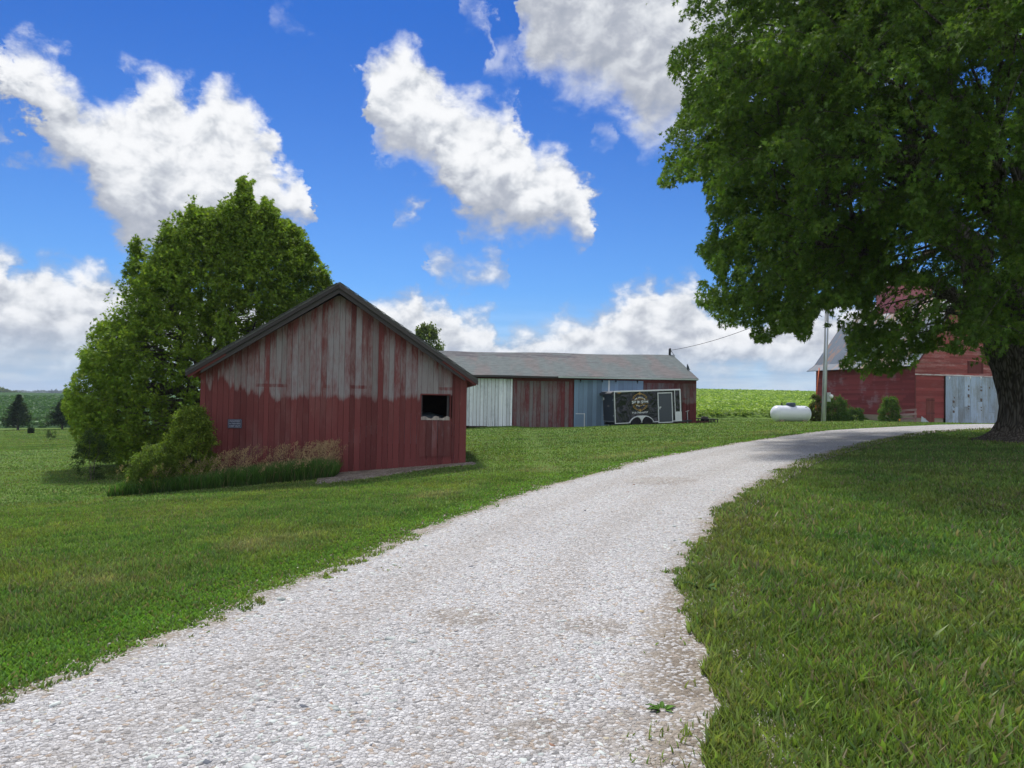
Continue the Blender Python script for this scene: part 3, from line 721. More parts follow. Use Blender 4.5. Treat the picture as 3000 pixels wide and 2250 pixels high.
poly_crown = [(1880,-30),(1900,10),(1985,20),(2050,85),(2000,150),(2000,235),(2030,300),(2000,370),(1955,405),(1945,440),(1945,470),(1985,475),(1968,540),(2000,560),(2060,505),(2095,620),(2090,680),(2050,722),(2085,760),(2075,830),(2105,880),(2150,945),(2225,1000),(2260,985),
   (2300,965),(2380,945),(2400,900),(2430,870),(2470,960),(2500,1085),(2545,1095),(2640,1060),(2680,1040),(2760,975),(2830,1020),(2890,1030),(2960,985),(3080,960),(3700,980),(3700,-1400),(1860,-1400),(1840,-300)]
holes = [[(2568,850),(2640,838),(2700,826),(2690,860),(2620,925),(2570,935)], [(2440,900),(2520,880),(2540,905),(2500,935),(2450,935)], [(2405,925),(2470,930),(2500,1000),(2480,1070),(2400,1060)], [(2700,935),(2760,905),(2720,985),(2690,1010)]]
def keep_maple(P):
    px, py = project(P + np.array(MT)); px = px + 80 * (vn(px, py, 38, 7) - .5); py = py + 80 * (vn(px, py, 34, 8) - .5); k = in_poly(px, py, [(a - 22 if a < 2110 else a, b + (22 if b > 700 else 0)) for a, b in poly_crown])
    for h in holes: k &= ~(in_poly(px, py, h) & (rng.random(len(px)) < .80))
    # keep clear of the ground under the crown and of the pole behind
    k &= (P[:, 2] > 1.9); return k
def maple_crown():
    N = 5200
    d = rng.normal(0, 1, (N, 3)); d /= np.linalg.norm(d, axis=1, keepdims=True); d[:, 2] = np.abs(d[:, 2]) * np.where(rng.random(N) < .56, 1, -1)
    r = rng.uniform(.35, 1.0, N) ** .55
    P = d * r[:, None] * np.array([12.3, 9.8, 10.0]) + np.array([0, 0, 7.6]); P[:, :2] *= (1 + .18 * (fbm(np.arctan2(d[:, 1], d[:, 0]) * 3, d[:, 2] * 3, 1.0, 5) - .5) * 2)[:, None]
    P = P[P[:, 2] > 2.5]; W = P + np.array(MT); px, py = project(W)
    k = in_poly(px, py, [(a + 25, b) for a, b in poly_crown]) | (px > 3000)
    for h in holes: k &= ~in_poly(px, py, h)
    k &= ~((P[:, 1] > 4.5) & (rng.random(len(P)) < .55)); P = P[k]; px, py = project(P + np.array(MT))
    vis_ = (px < 3150) & (py > -250); S0 = np.concatenate([P[vis_][:900], P[~vis_][:210]]); print('sprays', len(S0))
    cen, od, sprays = [], [], []
    for c in S0:
        o = c - np.array([0, 0, 5.5]); o[2] *= .6; o /= np.linalg.norm(o) + 1e-6; o += rng.normal(0, .28, 3); o[2] -= .10; o /= np.linalg.norm(o)
        L = rng.uniform(1.1, 2.3); sd_ = np.cross(o, [0, 0, 1.0]); sd_ /= np.linalg.norm(sd_) + 1e-6; pts = []
        for k in range(6):
            t = k / 5; wdt = .62 * math.sin(math.pi * (.18 + .72 * t)); p = c + o * L * (t - .45); p[2] -= .55 * L * max(0, t - .2) ** 1.8; p = p + sd_ * rng.normal(0, wdt * .55) + np.array([0, 0, rng.normal(0, .09)])
            pts.append(p); dd = o * .9 + sd_ * rng.normal(0, .5); dd[2] -= .5 * t; cen.append(p); od.append(dd / np.linalg.norm(dd))
        sprays.append((c - o * L * .45, pts))
    return np.array(cen), np.array(od), sprays
PM, outd, sprays = maple_crown(); print('maple clumps', len(PM))
Q, m_, c_, nvp = clumps_to_leaves(PM, outd, rng.uniform(.40, .75, len(PM)), 64, .122, (.072, .135, .022), twigs=5, droop=.45, spread=.62, jit=.035, keep=keep_maple)
fast_mesh('crown', Q, m_, nvp, M_leaf, maple, cols=c_); print('maple leaves', m_)
# extra low sprays that reach out in front of the barn roof
def twig_net(mb_, cents, src, r0=.03, prob=1.0):
    S = np.array([tuple(p) for p, r in src]); 
    for c in cents:
        if rs.random() > prob: continue
        dd = np.linalg.norm(S - c, axis=1) + .6 * np.maximum(0, S[:, 2] - c[2]); j = int(np.argmin(dd)); a = src[j][0]
        pts = curve_pts(a, c, .25, 6, .05); L = (Vector(c) - a).length; r = min(src[j][1] * .6, r0 + L * .012)
        mb_.tube(pts, [r * (1 - .85 * i / 5) for i in range(6)], 5, cap=False)
def vis(P, base):   # clumps whose twigs can be seen
    px, py = project(P + np.array(base)); return (px > 1800) & (px < 3150) & (py > -250)
for st_, pts in sprays:
    st_ = np.array(st_); px_, py_ = project((st_ + np.array(MT))[None])
    if not (1750 < px_[0] < 3150 and py_[0] > -300): continue
    ex_, ey_ = project((np.array(pts[-1]) + np.array(MT))[None])
    if ex_[0] < 3000 and not in_poly(ex_, ey_, [(a + 45, b - 45) for a, b in poly_crown])[0]: continue
    path = [Vector(st_).lerp(Vector(pts[-1]), i / 4) + Vector((0, 0, .25 * math.sin(i / 4 * 3.1))) for i in range(5)]
    mbt.tube(path, [.014, .011, .009, .006, .004], 4, cap=False)
ST = np.array([s_[0] for s_ in sprays]); sx_, sy_ = project(ST + np.array(MT)); ST = ST[in_poly(sx_, sy_, [(a + 40, b - 40) for a, b in poly_crown]) | (sx_ > 3000)]; twig_net(mbt, ST[vis(ST, MT)], limb_pts, .018, .75)
mbt.build('trunk', M_bark, maple, smooth=True, recalc=False)

# --- the bushy young maple behind the shed
LT = Vector((-11.7, 27.4, 0)); LT.z = tz(LT.x, LT.y)
ltree = empty('maple_tree', LT, (0, 0, 0), 'bushy green maple with a peaked crown down to the ground, behind the red shed', 'tree')
poly_lt = [(190,1140),(235,1110),(240,1060),(262,1010),(232,960),(250,930),(305,880),(335,820),(350,790),(365,750),(400,690),(428,688),(425,720),(455,640),(500,640),(520,610),(560,640),(545,590),(575,572),(605,640),(625,600),(640,640),(665,590),(680,575),(700,525),(712,512),(730,560),(740,600),(800,588),(795,640),
           (850,655),(880,690),(900,740),(945,770),(1000,830),(1000,1400),(560,1380),(330,1372),(240,1330),(235,1280),(200,1200)]
def keep_lt(P):
    W = P + np.array(LT); px, py = project(W); px = px + 34 * (vn(px, py, 24, 7) - .5); py = py + 34 * (vn(px, py, 22, 8) - .5); k = in_poly(px, py, [(a + (-10 if a < 700 else 10), b - 8) for a, b in poly_lt])
    s_, t_ = SH.local(W[:, 0], W[:, 1]); k &= ~((s_ > -.55) & (s_ < SW + .5) & (t_ > -.5) & (t_ < SD + .5) & (W[:, 2] < 4.6))
    k &= W[:, 2] > T(W[:, 0], W[:, 1]) + .05; return k
def lt_crown():
    N = 14000; z = rng.random(N) ** 1.1 * 10.9; zz = z / 10.9
    rad = 5.9 * np.clip((1 - zz) ** .72, 0, 1) * np.clip(.80 + 1.2 * zz, 0, 1.0); a = rng.random(N) * 6.283; lean_ = 1.55 * zz ** .9
    rad *= 1 + .20 * (fbm(a * 2.2, z * .8, 1.0, 8) - .5) * 2
    rr = rad * rng.uniform(.45, 1.0, N) ** .55; P = np.stack([np.cos(a) * rr + lean_, np.sin(a) * rr, z], -1)
    px, py = project(P + np.array(LT)); k = in_poly(px, py, [(a_ + (14 if a_ < 700 else -12), b_ + 14) for a_, b_ in poly_lt]); P = P[k]
    q = vn(P[:, 0] + P[:, 2] * .8, P[:, 1] - P[:, 2] * .6, 1.1, 61); P = P[(q > .13)][:3000]; S = []
    for (sx_, sy_, L_s) in ((712,520,1.9),(575,578,1.5),(622,605,1.3),(668,592,1.2),(797,592,1.3),(415,692,1.3),(500,645,1.2),(262,1015,.9),(205,1130,.8),(850,660,1.0),(890,705,.9),(940,775,.9)):
        for rep_ in range(2):
            tip = at(sx_ + rs.uniform(-8, 8), sy_ + 18 + rep_ * 22, 27.2 + rs.uniform(-1.8, .6)) - LT
            for k in range(9): S.append((tip.x + rs.gauss(0, .04 * k), tip.y + rs.gauss(0, .05 * k), tip.z - L_s * k / 9))
    return np.concatenate([P, np.array(S)])
PL = lt_crown(); outd = PL * np.array([1, 1, 0]); outd /= np.linalg.norm(outd, axis=1, keepdims=True) + 1e-6; outd[:, 2] += 1.0; outd /= np.linalg.norm(outd, axis=1, keepdims=True)
Q, m_, c_, nvp = clumps_to_leaves(PL, outd, np.where(np.arange(len(PL)) < 3000, rng.uniform(.50, .90, len(PL)), .30), 84, .120, (.150, .235, .030), twigs=6, droop=.10, spread=.55, jit=.04, keep=keep_lt)
fast_mesh('crown', Q, m_, nvp, M_leaf, ltree, cols=c_); print('left tree leaves', m_)
mbt = MB(); src = []
for i in range(9):
    a = i * .7 + rs.random() * .3; tip = (math.cos(a) * rs.uniform(.6, 2.6), math.sin(a) * rs.uniform(.6, 2.6), rs.uniform(5.5, 8.6))
    pts = curve_pts((math.cos(a) * .12, math.sin(a) * .12, -.1), tip, .2, 14, .02); rr = [.13 * (1 - .88 * j / 13) for j in range(14)]
    mbt.tube(pts, rr, 8); src += list(zip(pts[1:], rr[1:]))
twig_net(mbt, PL[::4], src, .012, 1)
mbt.build('trunk', M_bark2, ltree, smooth=True, recalc=False)

# --- treetop behind the roofs, bushes, shrubs
def small_tree(name, label, px, pyb, pyt, Y, halfw_px, leafsize, colr, nc, per, base_frac=.35, tmpl=SIMPLE, group=None, cat='tree', flat=1.0, zb=None, trunk_r=.12, part='crown', stems=1):
    b = at(px, pyb, Y); z0 = tz(b.x, Y) if zb is None else zb; top = at(px, pyt, Y).z; H = top - z0; rad = halfw_px / F * Y
    root = empty(name, (b.x, Y, z0), (0, 0, 0), label, cat, group)
    zz = rng.random(nc); a = rng.random(nc) * 6.283; prof_ = np.sqrt(np.clip(1 - ((zz - .45) / .58) ** 2, 0.02, 1)); rr = rad * prof_ * rng.uniform(.3, 1, nc) ** .5 * (1 + .3 * (vn(a * 2, zz * 5, 1, 3) - .5))
    z = H * (base_frac + (1 - base_frac) * zz) * flat
    P = np.stack([np.cos(a) * rr, np.sin(a) * rr, z], -1); od = P - np.array([0, 0, H * .45]); od /= np.linalg.norm(od, axis=1, keepdims=True) + 1e-6
    cr = rad * .35 * rng.uniform(.6, 1.2, nc)
    Q, m, c, nv = clumps_to_leaves(P, od, cr, per, leafsize, colr, tmpl, twigs=5, droop=.1, jit=rad * .06, keep=lambda q: q[:, 2] > .02)
    fast_mesh(part, Q, m, nv, M_leaf, root, cols=c)
    mbx = MB(); srcs = []
    for s_ in range(stems):
        aa = rs.random() * 6.3; off = 0 if stems == 1 else rad * .12; tipo = 0 if stems == 1 else rad * .45
        pts = curve_pts((math.cos(aa) * off, math.sin(aa) * off, -.1), (math.cos(aa) * tipo, math.sin(aa) * tipo, H * .85), 0, 7, .03); rr_ = [trunk_r * (1 - .8 * i / 6) for i in range(7)]
        mbx.tube(pts, rr_, 8); srcs += list(zip(pts[2:], rr_[2:]))
    twig_net(mbx, P[::5], srcs, trunk_r * .12, 1)
    mbx.build('trunk' if cat == 'tree' else 'stem', M_bark2, root, smooth=True, recalc=False); return root
small_tree('broadleaf_tree', 'top of a pale green tree showing between the shed roof and the long barn', 1244, 1200, 962, 72, 46, .26, (.12, .17, .05), 160, 60, trunk_r=.3)
small_tree('bush', 'dense dark green bush at the right foot of the utility pole', 2448, 1230, 1168, 50, 34, .10, (.055, .11, .028), 160, 50, 0, cat='bush', trunk_r=.03, part='foliage', stems=4)
small_tree('bush', 'low dark green bush spilling right from the taller bush at the pole', 2500, 1232, 1200, 50.5, 28, .10, (.05, .105, .028), 80, 50, 0, cat='bush', trunk_r=.03, part='foliage', stems=3)
small_tree('bush', 'reddish green bush between the propane tank and the pole', 2392, 1230, 1160, 50, 20, .10, (.065, .075, .026), 100, 45, 0, cat='bush', trunk_r=.03, part='foliage', stems=3)
small_tree('bush', 'upright green bush against the barn side wall beside the plank panel', 2606, 1236, 1168, 53.5, 28, .10, (.08, .15, .03), 150, 50, 0, cat='bush', trunk_r=.03, part='foliage', stems=4)
small_tree('shrub', 'yellow green shrub growing against the left corner of the red shed', 556, 1380, 1205, 17.6, 60, .055, (.155, .225, .034), 260, 110, 0, cat='shrub', trunk_r=.02, part='foliage', stems=8)
small_tree('shrub', 'low olive shrub spreading left of the tall grass', 450, 1402, 1318, 17.0, 62, .05, (.120, .185, .034), 200, 90, 0, cat='shrub', trunk_r=.015, part='foliage', stems=6)
small_tree('shrub', 'thin dark shrub at the outer left foot of the bushy maple', 268, 1340, 1268, 21.5, 48, .05, (.05, .085, .03), 60, 60, .1, cat='shrub', trunk_r=.012, part='foliage', stems=5)

def conifer(label, px, pyb, pyt, Y, halfw, seed, trunkfrac=.18, lop=0):
    r_ = np.random.default_rng(seed); b = at(px, pyb, Y); H = at(px, pyt, Y).z - b.z; rad = halfw / F * Y
    rad *= 1.22; root = empty('conifer_tree', (b.x, Y, b.z), (0, 0, 0), label, 'conifer', 'conifers on the far left lawn')
    mbx = MB(); mbx.tube([(0, 0, -.4), (0, 0, H * .3), (0, 0, H * .97)], [H * .035, H * .025, .01], 8)
    V = []; nb = 150
    for i in range(nb):
        t = trunkfrac + (1 - trunkfrac) * (i + r_.random()) / nb; a = r_.random() * 6.283; L = rad * (1 - (t - trunkfrac) / (1 - trunkfrac)) ** 1.0 * r_.uniform(.6, 1.1) * (1 + lop * math.cos(a + math.pi)); L = max(L, .12)
        tip = Vector((math.cos(a) * L, math.sin(a) * L, H * t + L * r_.uniform(-.05, .25))); st = Vector((0, 0, H * t)); 
        if i % 2 == 0: mbx.tube([st, st.lerp(tip, .8)], [.03, .01], 4, cap=False)
        for k in range(46):
            u = r_.uniform(.25, 1.0); p = st.lerp(tip, u) + Vector(r_.normal(0, .05 + .10 * L * (1 - u * .4), 3)) * .8
            q = Vector(r_.normal(0, 1, 3)).normalized() * .26; q.z = abs(q.z) * .4; s2 = Vector(r_.normal(0, 1, 3)).normalized() * .10
            V += [tuple(p - s2), tuple(p + s2), tuple(p + q)]
    V = np.array(V); m = len(V) // 3; cc = np.array([.030, .055, .028]) * r_.uniform(.5, 1.5, m)[:, None]
    fast_mesh('crown', V, m, 3, M_leaf, root, cols=np.repeat(cc[:, None], 3, 1).reshape(-1, 3)); mbx.build('trunk', M_bark2, root, smooth=True, recalc=False)
conifer('leftmost and tallest dark spruce with broad lower boughs on the lawn', 52, 1267, 1158, 92, 46, 1)
conifer('lopsided dark pine standing right of the tallest spruce', 182, 1262, 1170, 92, 40, 2, .2, .35)
conifer('small round dark conifer like a ball on the lawn', 90, 1284, 1256, 80, 6.5, 3, .02)
conifer('small dark conifer half hidden behind the bushy maple', 221, 1268, 1238, 88, 9, 4, .02)
small_tree('sapling', 'thin sapling with a tufted top and a dark shoot at its foot', 148, 1309, 1260, 62, 13, .07, (.08, .13, .045), 40, 36, .30, trunk_r=.03, cat='sapling')
small_tree('shrub', 'dark leaning shoot at the foot of the thin sapling', 158, 1309, 1290, 61.5, 12, .06, (.05, .065, .035), 26, 30, .1, cat='shrub', trunk_r=.012, part='foliage', stems=3)

# --- tall rough grass with tan seed heads at the shed's left foot
def tall_grass():
    n = 26000; s_ = rng.random(n) * 4.9 - 1.35; lo = np.interp(s_, [-1.4, 0, 1.8, 3.55], [-2.1, -1.75, -1.5, -1.25])
    t_ = lo + (np.interp(s_, [-1.4, -.2, .1, 3.55], [-.4, -.3, -.12, -.1]) - lo) * rng.random(n); c, si = math.cos(SH.th), math.sin(SH.th)
    x = SH.o.x + s_ * c - t_ * si; y = SH.o.y + s_ * si + t_ * c; z = T(x, y)
    h = rng.uniform(.22, .54, n) * (.75 + .4 * fbm(x, y, .5, 3)) * np.interp(s_, [-1.4, -.6, .5, 3.3, 3.55], [.6, .8, .9, 1.1, .8]); th = rng.random(n) * 6.283; fa = rng.random(n) * 6.283
    lean = np.abs(rng.normal(.35, .2, n)) * h; w2 = rng.uniform(.004, .009, n)
    P = np.zeros((n, 5, 3)); fx, fy = np.cos(fa) * w2, np.sin(fa) * w2; lx_, ly_ = np.cos(th) * lean, np.sin(th) * lean
    P[:, 0] = np.stack([x - fx, y - fy, z], -1); P[:, 1] = np.stack([x + fx, y + fy, z], -1); P[:, 2] = np.stack([x + lx_ * .4 + fx, y + ly_ * .4 + fy, z + h * .6], -1); P[:, 3] = np.stack([x + lx_ * .4 - fx, y + ly_ * .4 - fy, z + h * .6], -1); P[:, 4] = np.stack([x + lx_, y + ly_, z + h * .95], -1)
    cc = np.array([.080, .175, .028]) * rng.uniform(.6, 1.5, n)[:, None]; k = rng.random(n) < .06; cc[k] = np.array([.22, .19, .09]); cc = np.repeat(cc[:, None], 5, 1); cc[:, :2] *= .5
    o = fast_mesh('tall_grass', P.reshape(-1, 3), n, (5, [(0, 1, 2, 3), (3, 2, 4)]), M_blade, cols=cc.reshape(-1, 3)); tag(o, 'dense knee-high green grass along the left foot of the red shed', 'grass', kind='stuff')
    # seed heads: stalk with a nodding panicle
    n = 340; s_ = rng.random(n) ** .8 * 5.0 - 1.5; t_ = np.interp(s_, [-1.5, 3.5], [-1.2, -.6]) + rng.normal(0, .38, n); t_ = np.minimum(t_, -.12)
    x = SH.o.x + s_ * c - t_ * si; y = SH.o.y + s_ * si + t_ * c; z = T(x, y); V = []; col = []
    for i in range(n):
        H = rs.uniform(.42, .98) * (1.0 if s_[i] > .6 else .85); a = rs.gauss(.3, .8); L = rs.uniform(.1, .25); d = Vector((math.cos(a), math.sin(a) * .5, 0)); b = Vector((x[i], y[i], z[i])); v = rs.uniform(.6, 1.25)
        tipst = b + d * L * .5 + Vector((0, 0, H)); sd_ = Vector((.0022, 0, 0)); V += [b - sd_, b + sd_, tipst]; col += [(.20, .18, .08)] * 3
        for k in range(30):
            u = k / 30.0; p = tipst + d * (L * u * .9) + Vector((0, 0, -.02 - .19 * (1 - u) + .05 * u * (1 - u))); r = .040 * (1 - u * .5)
            p = p + Vector((rs.gauss(0, r), rs.gauss(0, r), rs.gauss(0, r * .9))); q = Vector((rs.gauss(0, .009), rs.gauss(0, .009), -.032)); s2 = Vector((.006, 0, .002)); V += [p - s2, p + s2, p + q]; col += [(.42 * v, .30 * v, .16 * v)] * 3
    V = np.array([tuple(q) for q in V]); m = len(V) // 3; o = fast_mesh('seed_heads', V, m, 3, M_blade, cols=np.array(col)); tag(o, 'tan feathery seed heads standing above the green grass by the shed', 'grass', kind='stuff')
tall_grass()

# --- far trees on the left horizon
def far_tree(label, px, pyt, Y, halfw, colr, seed, group='far trees on the left horizon'):
    b = at(px, 1150, Y); root = empty('distant_tree', (b.x, Y, tz(b.x, Y)), (0, 0, 0), label, 'distant tree', group)
    top = at(px, pyt, Y).z; z0 = min(tz(b.x, Y), at(px, 1156, Y).z); rad = halfw / F * Y; H = top - z0; r_ = np.random.default_rng(seed)
    n = 1100; d = r_.normal(0, 1, (n, 3)); d /= np.linalg.norm(d, axis=1, keepdims=True); rr = r_.uniform(.5, 1, n) ** .5 * (1 + .25 * np.sin(d[:, 0] * 5 + seed) * np.cos(d[:, 2] * 6))
    P = d * rr[:, None] * np.array([rad, rad, H * .5]) + np.array([0, 0, H * .5 + z0 - root.location.z]); s = rad * .11
    V = P[:, None] + r_.normal(0, 1, (n, 4, 3)) * s; c = np.array(colr) * r_.uniform(.7, 1.3, n)[:, None]
    fast_mesh('crown', V.reshape(-1, 3), n, 4, M_leaf, root, cols=np.repeat(c[:, None], 4, 1).reshape(-1, 3))
    mbx = MB(); mbx.tube([(0, 0, -2), (0, 0, H * .6 + z0 - root.location.z)], [rad * .12, rad * .04], 6); mbx.build('trunk', M_bark2, root)
spec = [(8, 1137, 620, 17, 'pale green far tree cut by the left picture edge'), (26, 1141, 640, 12, 'second pale far tree from the left edge'), (44, 1143, 660, 10, 'yellowish far tree right of the pale pair'), (57, 1147, 650, 7, 'low yellow bush ending the pale row of far trees'),
        (150, 1143, 1500, 7, 'bluish far tree left of the pair nearest the maple'), (164, 1141, 1500, 6, 'bluish pointed far tree in the middle of the blue row'), (178, 1145, 1550, 6, 'small bluish far tree between the taller ones'), (193, 1139, 1450, 8, 'tallest bluish far tree, closest to the bushy maple')]
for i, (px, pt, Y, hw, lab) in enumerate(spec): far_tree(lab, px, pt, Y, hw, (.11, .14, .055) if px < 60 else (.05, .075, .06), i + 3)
def far_wood():
    V = []; col = []
    for i in range(9000):
        px = rs.uniform(-200, 230) ; Y = rs.uniform(1700, 2000); top = 1147 + 1.5 * math.sin(px * .09) + rs.uniform(0, 8); p = at(px, top, Y); s = 2.6
        for k in range(4): V.append((p.x + rs.gauss(0, s), p.y + rs.gauss(0, s), p.z + rs.gauss(0, s * .6)))
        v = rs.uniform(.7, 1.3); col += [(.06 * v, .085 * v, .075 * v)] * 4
    o = fast_mesh('far_woods', np.array(V), len(V) // 4, 4, M_leaf, cols=np.array(col)); tag(o, 'hazy blue line of woods along the left horizon', 'woods', kind='stuff')
far_wood()

# ------------------------------------------------------------------ painted and weathered boards
def m_boards(name, red, wood, line=None, rake=False, bias0=.0, scale=1.0, horiz=False, fade=.05, pinkish=True, eave=None, wood2=None):
    """peeling paint over grey boards; below `line` the paint is whole; attribute bias pushes a board towards paint"""
    def f(g):
        p = g.obj(); x, y, z = g.xyz(p); r = g.attr('rnd'); b = g.attr('bias')
        along, across = (x, z) if horiz else (z, x)
        sv = g.comb(g.m('MULTIPLY', across, 9 * scale), g.m('MULTIPLY_ADD', r, 37, y), g.m('MULTIPLY', along, .9 * scale))
        st = g.noise(sv, 1.0, 6, .65); fine = g.noise(g.comb(g.m('MULTIPLY', across, 60), r, g.m('MULTIPLY', along, 2.5)), 1.0, 5, .7)
        pat = g.noise(g.comb(g.m('MULTIPLY', across, 1.6), r, g.m('MULTIPLY', along, .8)), 1.0, 5, .6)
        flake = g.noise(g.comb(g.m('MULTIPLY', across, 22), g.m('MULTIPLY', r, 11), g.m('MULTIPLY', along, 5)), 1.0, 5, .7)
        v = g.m('ADD', g.m('MULTIPLY', st, .55), g.m('ADD', g.m('MULTIPLY', pat, .55), g.m('MULTIPLY', flake, .42)))
        v = g.m('ADD', g.m('ADD', v, b), bias0)
        if line is not None:
            ln = g.m('MULTIPLY_ADD', g.m('SUBTRACT', g.noise(g.comb(g.m('MULTIPLY', x, .9), g.m('MULTIPLY', r, .35), 7.0), 1.0, 4, .6), .5), .75, line); ln = g.m('ADD', ln, g.m('MULTIPLY', g.m('MULTIPLY', g.ss(x, 2.6, 1.0), g.ss(g.noise(g.comb(g.m('MULTIPLY', x, 1.3), 0, 2.0), 1.0, 3, .6), .38, .62)), .55)); v = g.m('ADD', v, g.m('MULTIPLY', g.ss(g.m('SUBTRACT', ln, z), -.26, .13), .46)); v = g.m('ADD', v, g.m('MULTIPLY', g.m('MULTIPLY', g.ss(g.m('ABSOLUTE', g.m('SUBTRACT', z, line + .42)), .055, .03), g.ss(g.noise(g.comb(x, 0, 0), .9, 2, .5), .5, .6)), .16))
        if rake:
            zt_n = g.m('MINIMUM', g.m('MULTIPLY_ADD', x, (pk[1] - eL[1]) / pk[0], eL[1]), g.m('MULTIPLY_ADD', g.m('SUBTRACT', x, pk[0]), (eR[1] - pk[1]) / (SW - pk[0]), pk[1]))
            v = g.m('ADD', v, g.m('MULTIPLY', g.ss(g.m('SUBTRACT', zt_n, z), .50, .08), .13))
        mask = g.ss(v, .68, .88)
        wv = g.m('MULTIPLY_ADD', fine, .55, g.m('MULTIPLY_ADD', r, .70, .38))
        wc = g.mix(r, (*wood, 1), (*(wood2 or [c * .85 for c in wood]), 1)); wc = g.vm('SCALE', wc, scale=wv)
        if pinkish: wc = g.mix(g.m('MULTIPLY', g.ss(v, .52, .74), .45), wc, (*[c * 1.25 for c in red], 1))
        rc = g.vm('SCALE', g.comb(*red), scale=g.m('MULTIPLY_ADD', fine, .55, g.m('MULTIPLY_ADD', r, .45, .50)))
        if pinkish: rc = g.mix(g.m('ADD', g.m('MULTIPLY', g.ss(flake, .58, .75), .34), g.m('MULTIPLY', g.ss(pat, .50, .72), .16), clamp=True), rc, (.34, .21, .19, 1))
        c = g.mix(mask, wc, rc)
        return pbr(g, c, g.mixf(mask, .9, .7), 0, g.bump(g.m('ADD', fine, g.m('MULTIPLY', mask, .4)), .45, .008), .2)
    return material(name, f)
RED = (.158, .042, .040)
hs = SH.hit
pk = hs(994, 864); eL = hs(584, 1090); eR = hs(1367, 1100)
M_shed = m_boards('peeling_red_boards', RED, (.33, .29, .285), line=2.09, bias0=-.135, rake=True, wood2=(.215, .195, .20))
M_shed_solid = m_boards('solid_red_boards', RED, (.30, .265, .265), bias0=.5)
M_redold = m_boards('worn_barn_boards', (.165, .038, .042), (.30, .265, .26), bias0=-.015, scale=.8, wood2=(.16, .145, .15))
M_redold2 = m_boards('worn_barn_boards_end', (.165, .038, .042), (.26, .235, .23), line=1.66, bias0=-.05, scale=.8, wood2=(.16, .145, .15))
M_white = m_boards('white_boards', (.82, .86, .90), (.50, .54, .58), bias0=.12, scale=.8, pinkish=False)
M_blue = m_boards('blue_boards', (.21, .30, .42), (.18, .25, .35), bias0=.2, scale=.6, pinkish=False)
M_greyblue = m_boards('pale_blue_boards', (.40, .48, .60), (.34, .37, .40), bias0=.02, scale=.6, pinkish=False)
M_clap = m_boards('red_clapboard', (.27, .058, .054), (.42, .31, .30), bias0=.20, scale=.5, horiz=True)
M_clap2 = m_boards('weathered_red_clapboard', (.31, .078, .070), (.46, .32, .30), bias0=.085, scale=.5, horiz=True)
M_dark = plain('dark_old_wood', (.060, .055, .058), .9, var=.3, sc=14)
M_fascia = m_boards('grey_fascia', (.09, .03, .03), (.075, .066, .066), bias0=-.35, horiz=True, pinkish=False)
M_trimw = m_boards('white_trim', (.72, .70, .68), (.42, .22, .2), bias0=.06, horiz=True, pinkish=False)
M_inner = plain('dim_inner_boards', (.11, .05, .04), .95, var=.3, sc=10)
M_conc = plain('foundation', (.34, .28, .20), .95, var=.25, sc=5)
M_steel = plain('galvanised_steel', (.50, .53, .57), .42, .6, .5, .15, 20)
M_whitepaint = plain('white_paint', (.80, .81, .83), .35, 0, .5, .05, 3)
M_black = plain('black_iron', (.025, .026, .03), .5, 0, .4)
M_tyre = plain('tyre_rubber', (.022, .022, .024), .85, 0, .2)

def m_shingle(name, base, tint, missing=True, rowh=.16, tabs=.30):
    def f(g):
        x, y, z = g.xyz(g.attr('uvw', 1)); row = g.m('FLOOR', g.m('DIVIDE', y, rowh)); off = g.m('MULTIPLY', g.m('MODULO', row, 2), tabs / 2)
        tab = g.m('FLOOR', g.m('DIVIDE', g.m('ADD', x, off), tabs)); rr = g.wn(g.comb(tab, row, 0), '3D')
        fx = g.m('FRACT', g.m('DIVIDE', g.m('ADD', x, off), tabs)); fy = g.m('FRACT', g.m('DIVIDE', y, rowh))
        edge = g.m('MAXIMUM', g.ss(fy, .16, .0), g.m('MULTIPLY', g.ss(fx, .06, 0), .7))
        n = g.noise(g.comb(x, g.m('MULTIPLY', y, .25), 0), .55, 4, .55); gr = g.noise(g.comb(x, y, 0), 40, 3, .7)
        c = g.mix(g.ss(n, .44, .62), (*base, 1), (*tint, 1)); c = g.vm('SCALE', c, scale=g.m('MULTIPLY_ADD', rr, .32, g.m('MULTIPLY_ADD', gr, .25, .72)))
        c = g.mix(g.m('MULTIPLY', edge, .5), c, (.05, .052, .055, 1))
        if missing:
            mn = g.noise(g.comb(g.m('MULTIPLY', tab, .13), g.m('MULTIPLY', row, .62), 4.7), 1.0, 3, .6); zone = g.m('MULTIPLY', g.ss(x, 11.0, 9.0), g.ss(y, 4.6, 6.2))
            ms = g.ss(g.m('ADD', mn, g.m('MULTIPLY', zone, .22)), .70, .705); c = g.mix(ms, c, (.085, .080, .088, 1))
        h = g.m('SUBTRACT', rr, g.m('MULTIPLY', edge, 2)); return pbr(g, c, .9, 0, g.bump(h, .4, .01), .2)
    return material(name, f)
M_shingle = m_shingle('grey_shingles', (.120, .142, .138), (.145, .130, .124))
M_shingle2 = m_shingle('old_shingles', (.15, .15, .15), (.17, .16, .15), False)
def add_uvw(o, fn):
    me = o.data; a = me.attributes.new('uvw', 'FLOAT_VECTOR', 'CORNER'); arr = []
    for p in me.polygons:
        for li in p.loop_indices: arr += list(fn(me.vertices[me.loops[li].vertex_index].co))
    a.data.foreach_set('vector', arr)

